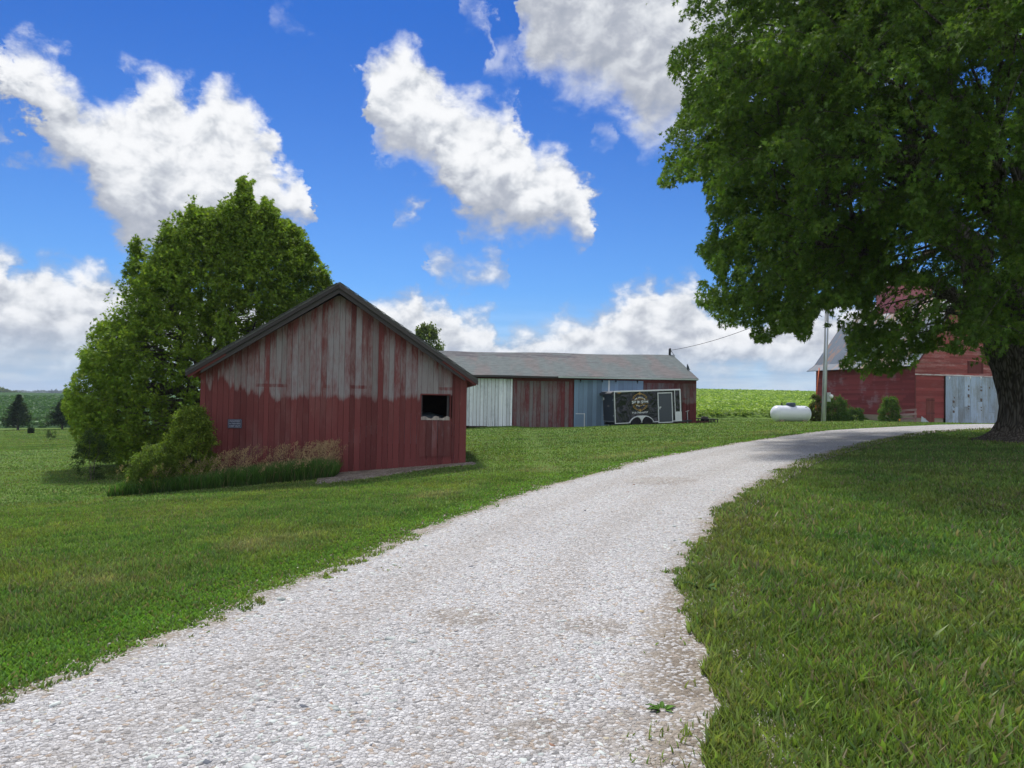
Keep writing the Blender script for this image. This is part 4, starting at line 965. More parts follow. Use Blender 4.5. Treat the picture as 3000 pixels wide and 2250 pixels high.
def boards(mb, s0, s1, wd, bot, top, y0, y1, holes=(), gap=.006, jit=.004, bias=lambda s: 0, cuts=(), m=0, wjit=.12, rfun=None):
    """vertical boards; bot/top functions of s"""
    es = [s0]; 
    while es[-1] < s1 - wd * .6: es.append(es[-1] + wd * rs.uniform(1 - wjit, 1 + wjit))
    es[-1] = s1 if es[-1] > s1 - wd * .5 else es[-1]; 
    if es[-1] < s1: es.append(s1)
    for c in cuts:      # snap the nearest edge to a cut line
        k = min(range(1, len(es) - 1), key=lambda i: abs(es[i] - c)); es[k] = c
    es = sorted(es)
    for a, b in zip(es[:-1], es[1:]):
        if b - a < .015: continue
        r = rs.random() if rfun is None else rfun((a + b) / 2); bb = bias((a + b) / 2); a2, b2 = a + gap / 2, b - gap / 2; dy = rs.uniform(-jit, jit); mid = (a + b) / 2
        segs = [(None, None)]
        for (h0, h1, z0, z1) in holes:
            if h0 < mid < h1: segs = [(None, z0), (z1, None)]
        for zl, zh in segs:
            lo = bot(mid) + rs.uniform(0, .02) if zl is None else zl
            ta, tb = (top(a2), top(b2)) if zh is None else (zh, zh); pts = [(a2, lo), (b2, lo), (b2, tb)]
            if zh is None and abs(top(mid) - (ta + tb) / 2) > .01: pts.append((mid, top(mid)))
            pts.append((a2, ta)); mb.prism(pts, y0 + dy, y1 + dy, m, r, bb)

# ------------------------------------------------------------------ the near shed
shed = SH.root('shed', 'low red shed with peeling boards, open window and dark shingled gable roof, beside the driveway', 'shed')
hs = SH.hit
pk = hs(994, 864); eL = hs(584, 1090); eR = hs(1367, 1100)        # board tops under the rake
print('shed pts', pk, eL, eR)
def sh_top(s):
    return eL[1] + (pk[1] - eL[1]) * (s - 0) / pk[0] if s < pk[0] else pk[1] + (eR[1] - pk[1]) * (s - pk[0]) / (SW - pk[0])
w0, w1 = hs(1235, 1157), hs(1317, 1226)
slit = hs(738, 1256)
holes = [(w0[0], w1[0], w1[1], w0[1]), (slit[0] - .022, slit[0] + .028, .12, slit[1])]
seam = hs(1325, 1150)[0]; pb = {hs(1035, 900)[0]: .20, hs(1119, 900)[0]: .22, hs(1082, 900)[0]: .12, hs(785, 1000)[0]: .16, hs(1175, 1000)[0]: .15, hs(1215, 1000)[0]: .10, hs(955, 900)[0]: .06}
def bsh(s):
    v = max([a * max(0, 1 - abs(s - k) / .13) ** .3 if abs(s - k) < .13 else 0 for k, a in pb.items()] + [0]) + rs.uniform(-.05, .05)
    if s < 1.4: v += .07
    if s < .55: v += .03
    return v + (.9 if s > seam else 0)
mb = MB(); cuts = [w0[0], w1[0], seam, slit[0] - .022, slit[0] + .028]
boards(mb, 0, SW, .145, lambda s: .60 - .045 * (SW - s) if False else max(-.1, tz(*(SH.m @ Vector((s, 0, 0))).xy) - SH.o.z + .01) , sh_top, 0, .022, holes, .006, .004, bsh, cuts)
mb.build('front_wall', M_shed, shed)
def roofz(x):
    A, P_, B = SH.hit(543, 1086, -.42), SH.hit(994, 826, -.42), SH.hit(1401, 1112, -.42)
    return (A[1] + (P_[1] - A[1]) * (x - A[0]) / (P_[0] - A[0]) if x < P_[0] else P_[1] + (B[1] - P_[1]) * (x - P_[0]) / (B[0] - P_[0])) - .02
# paint left under the rake boards: a second look of the same boards is inside the material through bias; side, rear and floor walls
sw = [SH.hitx(1309, 1157, SW - .05), SH.hitx(1321, 1219, SW - .05)]; print('side opening', sw)
mb = MB(); hL, hR = eL[1], eR[1]
mb.box(0, .03, .03, SD, -.3, hL - .05); mb.build('side_wall', M_shed_solid, shed); mb = MB()
ya, yb = min(sw[0][0], sw[1][0]) - .05, max(sw[0][0], sw[1][0]) + .9; za, zb = sw[1][1], sw[0][1] + .1; yb = min(yb, SD - .3)
mb.box(SW - .03, SW, .03, ya, -.3, hR - .05); mb.box(SW - .03, SW, yb, SD, -.3, hR - .05); mb.box(SW - .03, SW, ya, yb, -.3, za); mb.box(SW - .03, SW, ya, yb, zb, hR - .05)
mb.build('side_wall', M_shed_solid, shed)
mb = MB(); mb.prism([(0, -.3), (SW, -.3), (SW, roofz(SW)), (pk[0], roofz(pk[0])), (0, roofz(0))], SD - .03, SD); mb.build('rear_wall', M_inner, shed)
mb = MB(); mb.box(.05, SW - .05, .06, SD - .05, -.3, .62); mb.build('floor', M_soil, shed)
mb = MB()   # corner posts, studs and girts seen through the window
def each(name, mat, parent, boxes):
    for bx_ in boxes: q_ = MB(); q_.box(*bx_, r=rs.random()); q_.build(name, mat, parent)
each('frame_post', M_dark, shed, [(s_, s_ + .09, .03, .13, .6, min(hL, hR) - .02) for s_ in (.06, w0[0] - .06, SW - .12)] + [(w1[0] - .075, w1[0] - .02, .035, .10, w1[1], w0[1] + .02)])
each('header', M_dark, shed, [(w0[0], w1[0] + .1, .03, .12, w0[1] + .021, w0[1] + .10)])
# window frame, ragged sill
fr = MB(); fr.box(w0[0] - .03, w1[0] + .02, -.012, .02, w0[1], w0[1] + .035); fr.box(w0[0] - .035, w0[0], -.010, .02, w1[1], w0[1]); fr.box(w1[0], w1[0] + .03, -.010, .02, w1[1], w0[1])
wf = fr.build('window_frame', M_shed_solid, shed)
si = MB(); n = 26
for i in range(n):
    a = w0[0] + (w1[0] - w0[0]) * i / n; b = w0[0] + (w1[0] - w0[0]) * (i + 1) / n; t = .045 + .03 * math.sin(i * .6) + rs.uniform(-.012, .012)
    si.box(a, b, -.02, .05, w1[1] - .05, w1[1] - .02 + t, r=rs.random())
si.build('sill', m_boards('weathered_sill', (.3, .1, .1), (.42, .36, .32), bias0=-.3, horiz=True), wf)
# lower hatch door under the window
d0, d1 = hs(1229, 1232), hs(1319, 1342); mb = MB(); boards(mb, d0[0], d1[0], .165, lambda s: d1[1] + .03, lambda s: d0[1] - .01, -.030, -.008, gap=.012, jit=.003, bias=lambda s: rs.uniform(-.03, .12))
mb.box(d0[0], d1[0], -.045, -.031, d1[1] + .16, d1[1] + .26, r=.4, b=.2) if False else None
mb.build('hatch_door', m_boards('patchy_red_boards', (.150, .045, .042), (.26, .20, .20), bias0=.08), shed)
# roof
oh_l = hs(543, 1093)[0]; oh_r = hs(1401, 1118)[0]; rz_l = hs(543, 1086)[1]; rz_r = hs(1400, 1110)[1]; rp = hs(994, 826)
YF, YB = -.42, SD + .3
cor = lambda P, y: P      # points are on the wall plane; move them to the overhang plane keeping their picture place
def shift(px, py): return SH.hit(px, py, YF)
A, P_, B = shift(543, 1086), shift(994, 826), shift(1401, 1112)
th_ = .045
mb = MB()
for (a, b) in ((A, P_), (B, P_)):
    q = [(a[0], YF, a[1]), (b[0], YF, b[1]), (b[0], YB, b[1]), (a[0], YB, a[1])]; mb.add(q + [(x, y, z - th_) for x, y, z in q], [(0,1,2,3),(7,6,5,4),(0,4,5,1),(1,5,6,2),(2,6,7,3),(3,7,4,0)])
rf = mb.build('roof', M_shingle2, shed); add_uvw(rf, lambda c: (c.y, math.hypot(c.x - P_[0], c.z - P_[1]), 0))
# ragged shingle butts along the front edges
mb = MB()
for (a, b) in ((A, P_), (B, P_)):
    L = math.hypot(b[0] - a[0], b[1] - a[1]); n = int(L / .14); dx, dz = (b[0] - a[0]) / L, (b[1] - a[1]) / L
    for i in range(n):
        t0 = i * .14; t1 = t0 + .15; o1 = .012 + .010 * (i % 2); j = rs.uniform(0, .015)
        mb.bar((a[0] + dx * t0, YF - j, a[1] + dz * t0 + o1), (a[0] + dx * t1, YF - j, a[1] + dz * t1 + o1 * .4), .06, .012, r=rs.random())
mb.build('shingle_edge', plain('shingle_butts', (.10, .10, .10), .9, var=.3), rf)
# bargeboards: two stepped boards along each slope
for nm, off, hgt, yo, mt in (('bargeboard', .040, .080, YF + .0, M_fascia), ('bargeboard', .118, .115, YF + .05, M_fascia)):
    mb = MB()
    for sgn, (a, b) in ((1, (A, P_)), (-1, (B, P_))):
        L = math.hypot(b[0] - a[0], b[1] - a[1]); dx, dz = (b[0] - a[0]) / L, (b[1] - a[1]) / L; vx = 1.0 / abs(dx)
        trim = .0 if off < .1 else .42
        a2 = (a[0] + dx * trim, a[1] + dz * trim)
        mb.prism([(a2[0], a2[1] - off * vx), (b[0], b[1] - off * vx), (b[0], b[1] - (off + hgt) * vx), (a2[0], a2[1] - (off + hgt) * vx)], yo, yo + .03, r=rs.random())
    mb.build(nm, mt, shed)
# rafter tails under both eaves and the soffit boards
for k in range(15):
    y = -.36 + k * .46
    for (a, b) in ((A, P_), (B, P_)):
        L = math.hypot(b[0] - a[0], b[1] - a[1]); dx, dz = (b[0] - a[0]) / L, (b[1] - a[1]) / L
        mb = MB(); mb.bar((a[0] + dx * .03, y, a[1] - .11), (a[0] + dx * 1.1, y, a[1] + dz * 1.1 - .12), .05, .13); mb.build('rafter_tail', M_shed_solid, shed)

sg0, sg1 = hs(668, 1227.5), hs(709, 1254.5)
def text_mesh(body, size, mat, name, parent, loc, extr=.002, rot=(R(90), 0, 0), sx=1.0, align='CENTER', bold=0.0):
    cu = bpy.data.curves.new(name, 'FONT'); cu.body = body; cu.size = size; cu.extrude = extr; cu.align_x = align; cu.align_y = 'CENTER'; cu.offset = bold; cu.resolution_u = 3
    o = bpy.data.objects.new(name, cu); C.objects.link(o); bpy.context.view_layer.update()
    me = bpy.data.meshes.new_from_object(o.evaluated_get(bpy.context.evaluated_depsgraph_get())); bpy.data.objects.remove(o); bpy.data.curves.remove(cu)
    me.name = name; me.materials.clear(); me.materials.append(mat); o = bpy.data.objects.new(name, me); C.objects.link(o); o.parent = parent; o.location = loc; o.rotation_euler = rot; o.scale = (sx, 1, 1); return o
M_sgn = plain('faded_navy_plate', (.030, .032, .065), .45, 0, .4, .25, 12); M_sgt = plain('faded_white_print', (.33, .35, .42), .7, 0, .3, .3, 60)
sgc = SH.m @ Vector(((sg0[0] + sg1[0]) / 2, -.022, (sg0[1] + sg1[1]) / 2)); sign = empty('sign', sgc, (0, 0, SH.th), 'small dark blue posted keep out sign nailed to the red shed wall', 'sign')
W_, H_ = sg1[0] - sg0[0], sg0[1] - sg1[1]
mb = MB(); mb.box(-W_ / 2, W_ / 2, -.004, .004, -H_ / 2, H_ / 2); mb.build('plate', M_sgn, sign)
mb = MB()
for a in ((-W_/2+.018, -W_/2+.023, -H_/2+.018, H_/2-.018), (W_/2-.023, W_/2-.018, -H_/2+.018, H_/2-.018), (-W_/2+.018, W_/2-.018, -H_/2+.014, -H_/2+.019), (-W_/2+.018, W_/2-.018, H_/2-.019, H_/2-.014)): mb.box(a[0], a[1], -.0065, -.004, a[2], a[3])
mb.build('border', M_sgt, sign)
for txt, z, s_, sx in (('POSTED', H_ * .25, .062, 1.15), ('NO TRESPASSING', -.002, .045, .80), ('KEEP OUT', -H_ * .27, .056, 1.05)): text_mesh(txt, s_, M_sgt, 'lettering', sign, (0, -.006, z), .0015, sx=sx, bold=.001)

# a car parked in the shed, its pale blue roof seen through the window
cq = SH.m @ Vector((w0[0] + .12, 1.9, .62)); car = empty('parked_car', cq, (0, 0, SH.th), 'pale blue covered car inside the shed, its curved roof showing through the window', 'car')
M_car = plain('pale_blue_paint', (.36, .46, .55), .28, 0, .6, .05)
mb = MB(); prf = [(-2.2, .35), (-2.2, .62), (-1.9, .78), (-1.1, .86), (-.75, 1.10), (-.35, 1.22), (.15, 1.24), (.5, 1.15), (.75, .98), (.98, .80), (1.15, .55), (1.15, .35)]
zt = w1[1] + .125 - .62; kz = zt / 1.24; vs = []; ny_ = 9
for j in range(ny_):
    v = j / (ny_ - 1) * 2 - 1; q = (1 - .22 * abs(v) ** 3); vs += [(x * (1 - .10 * v * v), v * .82, (.35 + (z - .35) * q) * kz) for x, z in prf]
n = len(prf); mb.add(vs, [(j * n + i, j * n + i + 1, (j + 1) * n + i + 1, (j + 1) * n + i) for j in range(ny_ - 1) for i in range(n - 1)] + [tuple(range(n)), tuple(range((ny_ - 1) * n + n - 1, (ny_ - 1) * n - 1, -1))])
mb.build('body', M_car, car, smooth=True)
for sx in (-1.4, .65):
    for sy in (-.8, .8):
        mb = MB(); mb.lathe([(.0, -.09), (.30, -.09), (.32, 0), (.30, .09), (.0, .09)], (sx, sy, .31 * kz), 'y', 18); mb.build('wheel', M_tyre, car, smooth=False)

# ------------------------------------------------------------------ the long barn
lb = LB.root('long_barn', 'long low barn with grey shingle roof, white, red and blue board doors behind the trailer', 'barn')
h = LB.hit
ez = h(1700, 1113)[1]; g0, g1 = h(1400, 1110)[1], h(2039, 1116)[1]; print('long eave', ez, g0, g1, LW)
xw0, xw1 = h(1320, 1180)[0], h(1502, 1180)[0]; xr1 = h(1680, 1180)[0]; xb1 = h(1884.5, 1180)[0]; xbm = h(1783, 1150)[0]
top = lambda s: ez + .12
mb = MB(); boards(mb, 0, xw0 + .1, .25, lambda s: 0, top, .06, .09); boards(mb, xw1, xr1, .26, lambda s: .02, top, .0, .035, gap=.02, bias=lambda s: rs.uniform(-.16, .12), jit=.01)
mb.box(xw0, LW - .02, .10, .13, 0, ez + .1, r=.1, b=.6); mb.build('front_wall', M_redold, lb)
mb = MB(); boards(mb, xb1, LW, .22, lambda s: .0, top, .0, .035, gap=.018, bias=lambda s: rs.uniform(-.08, .08) - .02, jit=.008); mb.box(LW - .06, LW + .01, -.012, .0, 0, ez + .1, r=.5); mb.build('end_wall_boards', M_redold2, lb)
mb = MB(); mb.box(xw1, LW, -.03, -.01, ez - .12, ez + .1, r=.6, b=.5); mb.build('header_board', M_shed_solid, lb)
mb = MB(); boards(mb, xw0, xw1 - .02, .24, lambda s: h(1430, 1249)[1], lambda s: h(1430, 1109)[1], -.09, -.06, gap=.02, jit=.005); wd = mb.build('sliding_door', M_white, lb); wd['label'] = 'white painted sliding door'
for i in range(15): mb = MB(); x = xw0 + .06 + i * .245; mb.box(x, x + .05, -.105, -.092, h(1430, 1249)[1] + .02, h(1430, 1110)[1] - .01, r=rs.random()); mb.build('batten', M_white, wd)
blo, bhi = -.1, h(1700, 1113)[1]
for a, b in ((xr1 + .03, xbm - .04), (xbm + .05, xb1 - .02)):
    mb = MB(); boards(mb, a, b, .30, lambda s: blo, lambda s: bhi, -.10, -.07, gap=.012, jit=.002, wjit=.02); bd = mb.build('sliding_door', M_blue, lb); bd['label'] = 'dull blue sliding door'
    for q in (.18, .82):
        mb = MB(); x = a + (b - a) * q; mb.box(x - .05, x + .05, -.135, -.101, bhi - .10, bhi + .06); mb.box(x - .012, x + .012, -.14, -.134, bhi - .20, bhi - .09); mb.build('roller', M_black, bd)
mb = MB(); mb.box(xbm - .04, xbm + .05, -.12, -.105, -.1, bhi); mb.build('door_post', M_whitepaint, lb)
m0, m1 = h(1686, 1211), h(1710, 1247); mb = MB(); mb.box(m0[0], m1[0], -.135, -.105, 0, m0[1]); hd = mb.build('small_door', M_blue, lb)
mb = MB(); mb.box(m1[0], m1[0] + .05, -.14, -.106, 0, m0[1] + .02); mb.box(m0[0], m1[0], -.14, -.137, m0[1] - .04, m0[1]); mb.build('door_trim', M_whitepaint, hd)
each('side_wall', M_redold, lb, [(LW - .03, LW, .04, LD, 0, ez), (0, .03, .04, LD, 0, ez)]); each('rear_wall', M_redold, lb, [(.03, LW - .03, LD - .03, LD, 0, ez)])
ov = .45; rx = LB.hit(2046, 1110, -ov)[0]; ey = LB.hit(1700, 1103.5, -ov)[1]; yr = LD / 2; rzr = LB.hit(1970, 1041, yr)[1]; rzl = LB.hit(1285, 1028, yr)[1]; print('ridge', rzr, rzl, 'rx', rx, 'px of ridge end', LB.hit(1970, 1041, yr)[0])
NX = 30; vs = []
for j, (y, z) in enumerate(((-ov, 0), (yr, 1), (LD + ov, 0))):
    for i in range(NX + 1):
        x = -.4 + (rx + .4) * i / NX; rz = rzl + (rzr - rzl) * i / NX + .03 * math.sin(i * .5); e = ey + .012 * math.sin(i * .7)
        vs.append((x, y, rz if z else e))
nv = len(vs); vs += [(x, y, z - .07) for x, y, z in vs]; w_ = NX + 1
fs = [(j * w_ + i, j * w_ + i + 1, (j + 1) * w_ + i + 1, (j + 1) * w_ + i) for j in range(2) for i in range(NX)]; fs += [tuple(nv + k for k in f[::-1]) for f in fs]
for i in range(NX): fs += [(i, nv + i, nv + i + 1, i + 1), (2 * w_ + i, 2 * w_ + i + 1, nv + 2 * w_ + i + 1, nv + 2 * w_ + i)]
for j in range(2): fs += [(j * w_ + NX, nv + j * w_ + NX, nv + (j + 1) * w_ + NX, (j + 1) * w_ + NX), (j * w_, (j + 1) * w_, nv + (j + 1) * w_, nv + j * w_)]
mb = MB(); mb.add(vs, fs); rf = mb.build('roof', M_shingle, lb); add_uvw(rf, lambda c: (c.x - 3.0, c.y + ov, 0))
mb = MB(); gx = LB.hit(1636, 1105, -ov)[0]
mb.box(gx, rx, -ov - .10, -ov - .005, ey - .10, ey - .015); mb.build('gutter', plain('gutter_metal', (.50, .55, .52), .5, .2), lb)
mb = MB(); mb.box(-.4, gx, -ov - .04, -ov - .004, ey - .13, ey - .02); mb.box(-.4, rx - .02, -ov + .01, .0, ey - .12, ey - .09); mb.build('fascia', M_fascia, lb)
mb = MB()
vs = [(LW - .02, 0, ez - .1), (LW - .02, LD, ez - .1), (LW - .02, yr, rzr - .12), (LW + .01, 0, ez - .1), (LW + .01, LD, ez - .1), (LW + .01, yr, rzr - .12)]
mb.add(vs, [(0,1,2),(5,4,3),(0,3,4,1),(1,4,5,2),(2,5,3,0)]); mb.build('gable_wall', M_redold, lb)
rxr = LB.hit(1970, 1041, yr)[0]
ms = empty('service_mast', LB.m @ Vector((rx - .25, yr, rzr - .1)), (0, 0, 0), 'short dark service mast on the ridge end of the long barn holding the cable', 'mast')
mb = MB(); mb.tube([(0, 0, -.1), (0, 0, .55), (.05, 0, .62)], .09, 10); mb.build('pipe', M_black, ms, smooth=True)
mb = MB(); mb.tube([(.05, -.02, .5), (.2, -.05, .3), (.32, -.05, .1), (.40, -.05, -.1)], .014, 5); mb.tube([(.05, -.02, .42), (.22, -.05, .28), (.28, -.05, -.02)], .014, 5); mb.build('drip_loop', M_black, ms)
mb = MB(); mb.lathe([(.01, 0), (.05, .02), (.05, .05), (.02, .08), (.05, .10), (.02, .14)], (.33, -.05, .02), 'z', 10); mb.build('insulator', M_steel, ms)
# bird on the right-hand slope
bp = LB.m @ Vector((0, 0, 0)); yb_ = LB.hitx(2016, 1082, rx - .08); bird = empty('bird', LB.m @ Vector((rx - .10, yb_[0], ey + (rzr - ey) * (yb_[0] + ov) / (yr + ov) + .02)), (0, 0, R(200)), 'dark pigeon perched on the right edge of the long barn roof', 'bird')
def bird_mesh():
    vs = [(0, 0, .10), (0, 0, .17), (.01, 0, .25), (.03, 0, .33), (.045, 0, .385), (.075, 0, .385), (-.10, 0, .06), (-.20, 0, .02)]; ed = [(0, 1), (1, 2), (2, 3), (3, 4), (4, 5), (0, 6), (6, 7)]; ra = [.07, .085, .075, .045, .042, .012, .04, .018]
    for sg in (-1, 1): k = len(vs); vs += [(.02, sg * .03, .04), (.03, sg * .03, 0)]; ed += [(0, k), (k, k + 1)]; ra += [.018, .009]
    me = bpy.data.meshes.new('body'); me.from_pydata(vs, ed, []); o = bpy.data.objects.new('body', me); C.objects.link(o)
    sk = o.modifiers.new('skin', 'SKIN'); sk.use_smooth_shade = True
    for i, v in enumerate(me.skin_vertices[0].data): v.radius = (ra[i], ra[i]); v.use_root = (i == 0)
    su = o.modifiers.new('sub', 'SUBSURF'); su.levels = 2; su.render_levels = 2; me.materials.append(plain('grey_feathers', (.07, .09, .10), .7)); o.parent = bird; return o
bird_mesh(); mb = MB(); mb.box(-.05, .32, -.12, .12, -.10, .0) if False else None

# ------------------------------------------------------------------ the tall barn on the right
tb = TB.root('tall_barn', 'tall red clapboard barn with rusty gambrel roof and cupola, half hidden by the maple', 'barn')
h = TB.hit; ZE = TB.hit(2682, 1062)[1]; print('tall eave', ZE)
half = TW / 2; br = h(2786, 904); bs, bz = br[0], br[1]; rz = bz + (half - bs) * .72; print('break', br, 'ridge', rz)
def gam(s):
    s = s if s < half else TW - s
    if s < bs: return ZE + (bz - ZE) * s / bs
    return bz + (rz - bz) * (s - bs) / (half - bs)
zt_ = h(2800, 1102)[1]; dx0 = h(2766, 1160)[0]; dx1 = dx0 + 5.6; ztr = zt_
def claps(mb, z0, z1, x0f, x1f, y, rowh, holes=(), r0=None, proud=.018):
    z = z0
    while z < z1 - .01:
        zt2 = min(z + rowh, z1); a, b = x0f(z, zt2), x1f(z, zt2); segs = [(a, b)]
        for (h0, h1, q0, q1) in holes:
            if q0 < (z + zt2) / 2 < q1: segs = [s2 for (u, v) in segs for s2 in ((u, min(v, h0)), (max(u, h1), v)) if s2[1] - s2[0] > .02]
        for (u, v) in segs:
            x = u
            while x < v - .01:
                e = min(v, x + rs.uniform(2.2, 4.2)); jj = rs.uniform(-.004, .004)
                if v - e < .5: e = v
                mb.add([(x, y - proud + jj, z), (e - .004, y - proud + jj, z), (e - .004, y - .002, zt2), (x, y - .002, zt2), (x, y + .02, z), (e - .004, y + .02, z), (e - .004, y + .02, zt2), (x, y + .02, zt2)],
                       [(0,1,2,3),(7,6,5,4),(0,4,5,1),(1,5,6,2),(2,6,7,3),(3,7,4,0)], 0, rs.random(), rs.uniform(-.03, .03)); x = e
        z = zt2
def inv(z):   # left limit of the gable at height z
    if z <= ZE: return 0
    return (z - ZE) / (bz - ZE) * bs if z < bz else bs + (z - bz) / (rz - bz) * (half - bs)
hd0, hd1 = h(2838, 1063), h(2876, 1095)
mb = MB(); claps(mb, zt_ + .10, rz - .1, lambda a, b: inv(b) + .01, lambda a, b: TW - inv(b) - .01, 0, .165, [(hd0[0], hd1[0], hd1[1], hd0[1])]); mb.build('gable_wall', M_clap2, tb)
sd0, sd1 = h(2713, 1166), h(2737, 1240)
mb = MB(); claps(mb, .42, zt_, lambda a, b: 0, lambda a, b: dx0 - .02, 0, .215, [(sd0[0], sd1[0], 0, sd0[1])]); mb.build('front_wall', M_clap, tb); mb = MB(); claps(mb, .42, zt_, lambda a, b: dx1, lambda a, b: TW, 0, .215); mb.build('front_wall', M_clap, tb)
mb = MB(); mb.box(.02, dx0 - .04, .03, .2, -.3, .42); mb.build('foundation', M_conc, tb); mb = MB(); mb.box(dx1, TW - .02, .03, .2, -.3, .42); mb.build('foundation', M_conc, tb); mb = MB(); mb.box(.0, .2, .2, TD, -.3, .58); mb.build('foundation', M_conc, tb)
mb = MB(); mb.box(-.02, TW + .02, -.07, -.02, zt_, zt_ + .10, r=.5); mb.build('door_track', M_trimw, tb)
for x in (0, TW): mb = MB(); mb.box(x - .03, x + .07, -.03, .0, .3, zt_ + 0, r=.3, b=.4); mb.build('corner_board', M_shed_solid, tb)
# hay door
mb = MB(); mb.box(hd0[0], hd1[0], -.02, .02, hd1[1], hd0[1], r=.5, b=.5); hay = mb.build('hay_door', M_shed_solid, tb)
mb = MB()
for a in ((hd0[0] - .12, hd0[0] + .02), (hd1[0] - .02, hd1[0] + .12)): mb.box(a[0], a[1], -.05, -.02, hd1[1], hd0[1] + .12, r=.2, b=.5)
mb.box(hd0[0] - .14, hd1[0] + .14, -.05, -.021, hd0[1] + .0, hd0[1] + .14, r=.8, b=.5); mb.build('hay_door_frame', M_shed_solid, hay)
# small plank door
mb = MB(); boards(mb, sd0[0], sd1[0], .17, lambda s: .0, lambda s: sd0[1], -.03, -.005, gap=.012, bias=lambda s: .5); sdm = mb.build('small_door', m_boards('brownish_red_planks', (.19, .055, .045), (.3, .2, .2), bias0=.4), tb)
mb = MB(); each('door_ledge', M_shed_solid, sdm, [(sd0[0], sd1[0], -.045, -.031, .75, .85), (sd0[0], sd1[0], -.045, -.031, sd0[1] - .2, sd0[1] - .12)])
# big pale-blue sliding door made of uneven patched boards
mb = MB(); x = dx0; k = 0
while x < dx1 - .05:
    e = min(dx1, x + .62); dy = rs.uniform(-.006, .006); cutz = [(-.1), rs.uniform(.9, 2.6), zt_ - .02] if k % 2 else [-.1, zt_ - .02]
    for z0_, z1_ in zip(cutz[:-1], cutz[1:]): mb.box(x + .008, e - .008, -.16 + dy + rs.uniform(-.005, .005), -.12, z0_ + .006, z1_ - .004, r=rs.random(), b=rs.uniform(-.02, .05))
    x = e; k += 1
bigd = mb.build('sliding_door', M_greyblue, tb)
M_scf = plain('bare_rusty_patches', (.16, .12, .10), .9, var=.4, sc=30)
for (px, py, w2, h2) in ((2794, 1177, 3, 4), (2794, 1206, 3, 4), (2796, 1165, 1.5, 3), (2795, 1193, 2, 2), (2838, 1132, 2, 3), (2838, 1142, 2, 3), (2838, 1160, 3, 5), (2838, 1190, 3, 2), (2838, 1198, 2, 2), (2875, 1134, 3, 2), (2875, 1144, 3, 3), (2875, 1172, 3, 5), (2875, 1194, 2, 2), (2875, 1202, 2, 2), (2899, 1136, 2, 3)):
    mb = MB(); a = TB.hit(px - w2, py - h2, -.17); b = TB.hit(px + w2, py + h2, -.17); mb.prism([(a[0], a[1]), (b[0], a[1] - .02), (b[0] - .02, b[1]), (a[0] + .01, b[1] + .03)], -.176, -.168, r=rs.random()); mb.build('scuff_mark', M_scf, bigd)
for px in (2781, 2842, 2873, 2920):
    a = TB.hit(px, 1106, -.17); mb = MB(); mb.lathe([(.0, -.02), (.07, -.02), (.07, .02), (.0, .02)], (a[0], -.19, a[1]), 'y', 12); mb.box(a[0] - .03, a[0] + .03, -.185, -.165, a[1] - .15, a[1]); mb.build('roller', M_whitepaint, bigd)
# side wall (faces the drive) : rows run back along y
sf = MB(); claps(sf, .58, ZE - .05, lambda a, b: 0, lambda a, b: TD, 0, .20, proud=.032)
vs2 = [(v[1] , TD - v[0], v[2]) for v in sf.v]; mb = MB(); mb.v = [(x_ , y_, z_) for x_, y_, z_ in vs2]; mb.f, mb.mi, mb.r, mb.b = sf.f, sf.mi, sf.r, sf.b
for zz_ in (2.62,): mb.box(-.045, -.019, 0, TD, zz_, zz_ + .09, r=.5, b=.4)
def m_clap_side(g):
    p = g.obj(); x, y, z = g.xyz(p); r = g.attr('rnd'); fine = g.noise(g.comb(g.m('MULTIPLY', y, 1.2), r, g.m('MULTIPLY', z, 30)), 1, 5, .7); pt = g.noise(p, .8, 5, .6)
    c = g.vm('SCALE', g.comb(.225, .048, .050), scale=g.m('MULTIPLY_ADD', fine, .6, g.m('MULTIPLY_ADD', r, .4, .5))); c = g.mix(g.m('MULTIPLY', g.ss(g.m('ADD', pt, g.m('MULTIPLY', fine, .5)), .78, .95), .5), c, (.36, .25, .27, 1))
    return pbr(g, c, .75, 0, g.bump(fine, .3, .01), .2)
mb.build('side_wall', material('red_side_clapboard', m_clap_side), tb)
mb = MB(); mb.box(TW - .02, TW, .05, TD, 0, ZE); mb.prism([(0, 0), (TW, 0), (TW, ZE), (TW - bs, bz), (half, rz), (bs, bz), (0, ZE)], TD - .02, TD); mb.box(.06, TW - .06, .05, .09, .3, ZE, 0); mb.build('rear_wall', M_inner, tb)
# roof: kicked eave, steep lower slope, shallow upper slope
def m_metal(g):
    x, y, z = g.xyz(g.attr('uvw', 1)); sheet = g.m('FLOOR', g.m('DIVIDE', x, .66)); rr = g.wn(sheet); up_ = g.m('FLOOR', g.m('DIVIDE', y, 2.4)); r2 = g.wn(g.comb(sheet, up_, 1.0), '3D')
    st = g.noise(g.comb(g.m('MULTIPLY', x, 1.7), g.m('MULTIPLY', y, .35), 2.0), 1.0, 6, .65)
    zone = g.ss(x, 7.9, 4.5); rust = g.ss(g.m('ADD', st, g.m('ADD', g.m('MULTIPLY', r2, .16), g.m('MULTIPLY', g.m('MULTIPLY', zone, g.ss(x, .5, 2.0)), .10))), .60, .70)
    base = g.mix(r2, (.030, .058, .095, 1), (.050, .085, .130, 1)); base = g.mix(g.ss(y, 5.3, 5.5), base, (.18, .20, .22, 1))
    c = g.mix(rust, base, g.mix(g.noise(g.comb(x, y, 0), 9, 4, .7), (.11, .045, .028, 1), (.22, .125, .085, 1)))
    rib = g.m('SINE', g.m('MULTIPLY', x, 2 * math.pi / .22)); return pbr(g, c, .6, 0.0, g.bump(rib, .5, .015), .35)
M_metal = material('rusty_roof_metal', m_metal)
ohx, ohz = -.62, ZE - .62; kx, kz_ = .30, ZE + .30; yF, yB = -.30, TD + .45
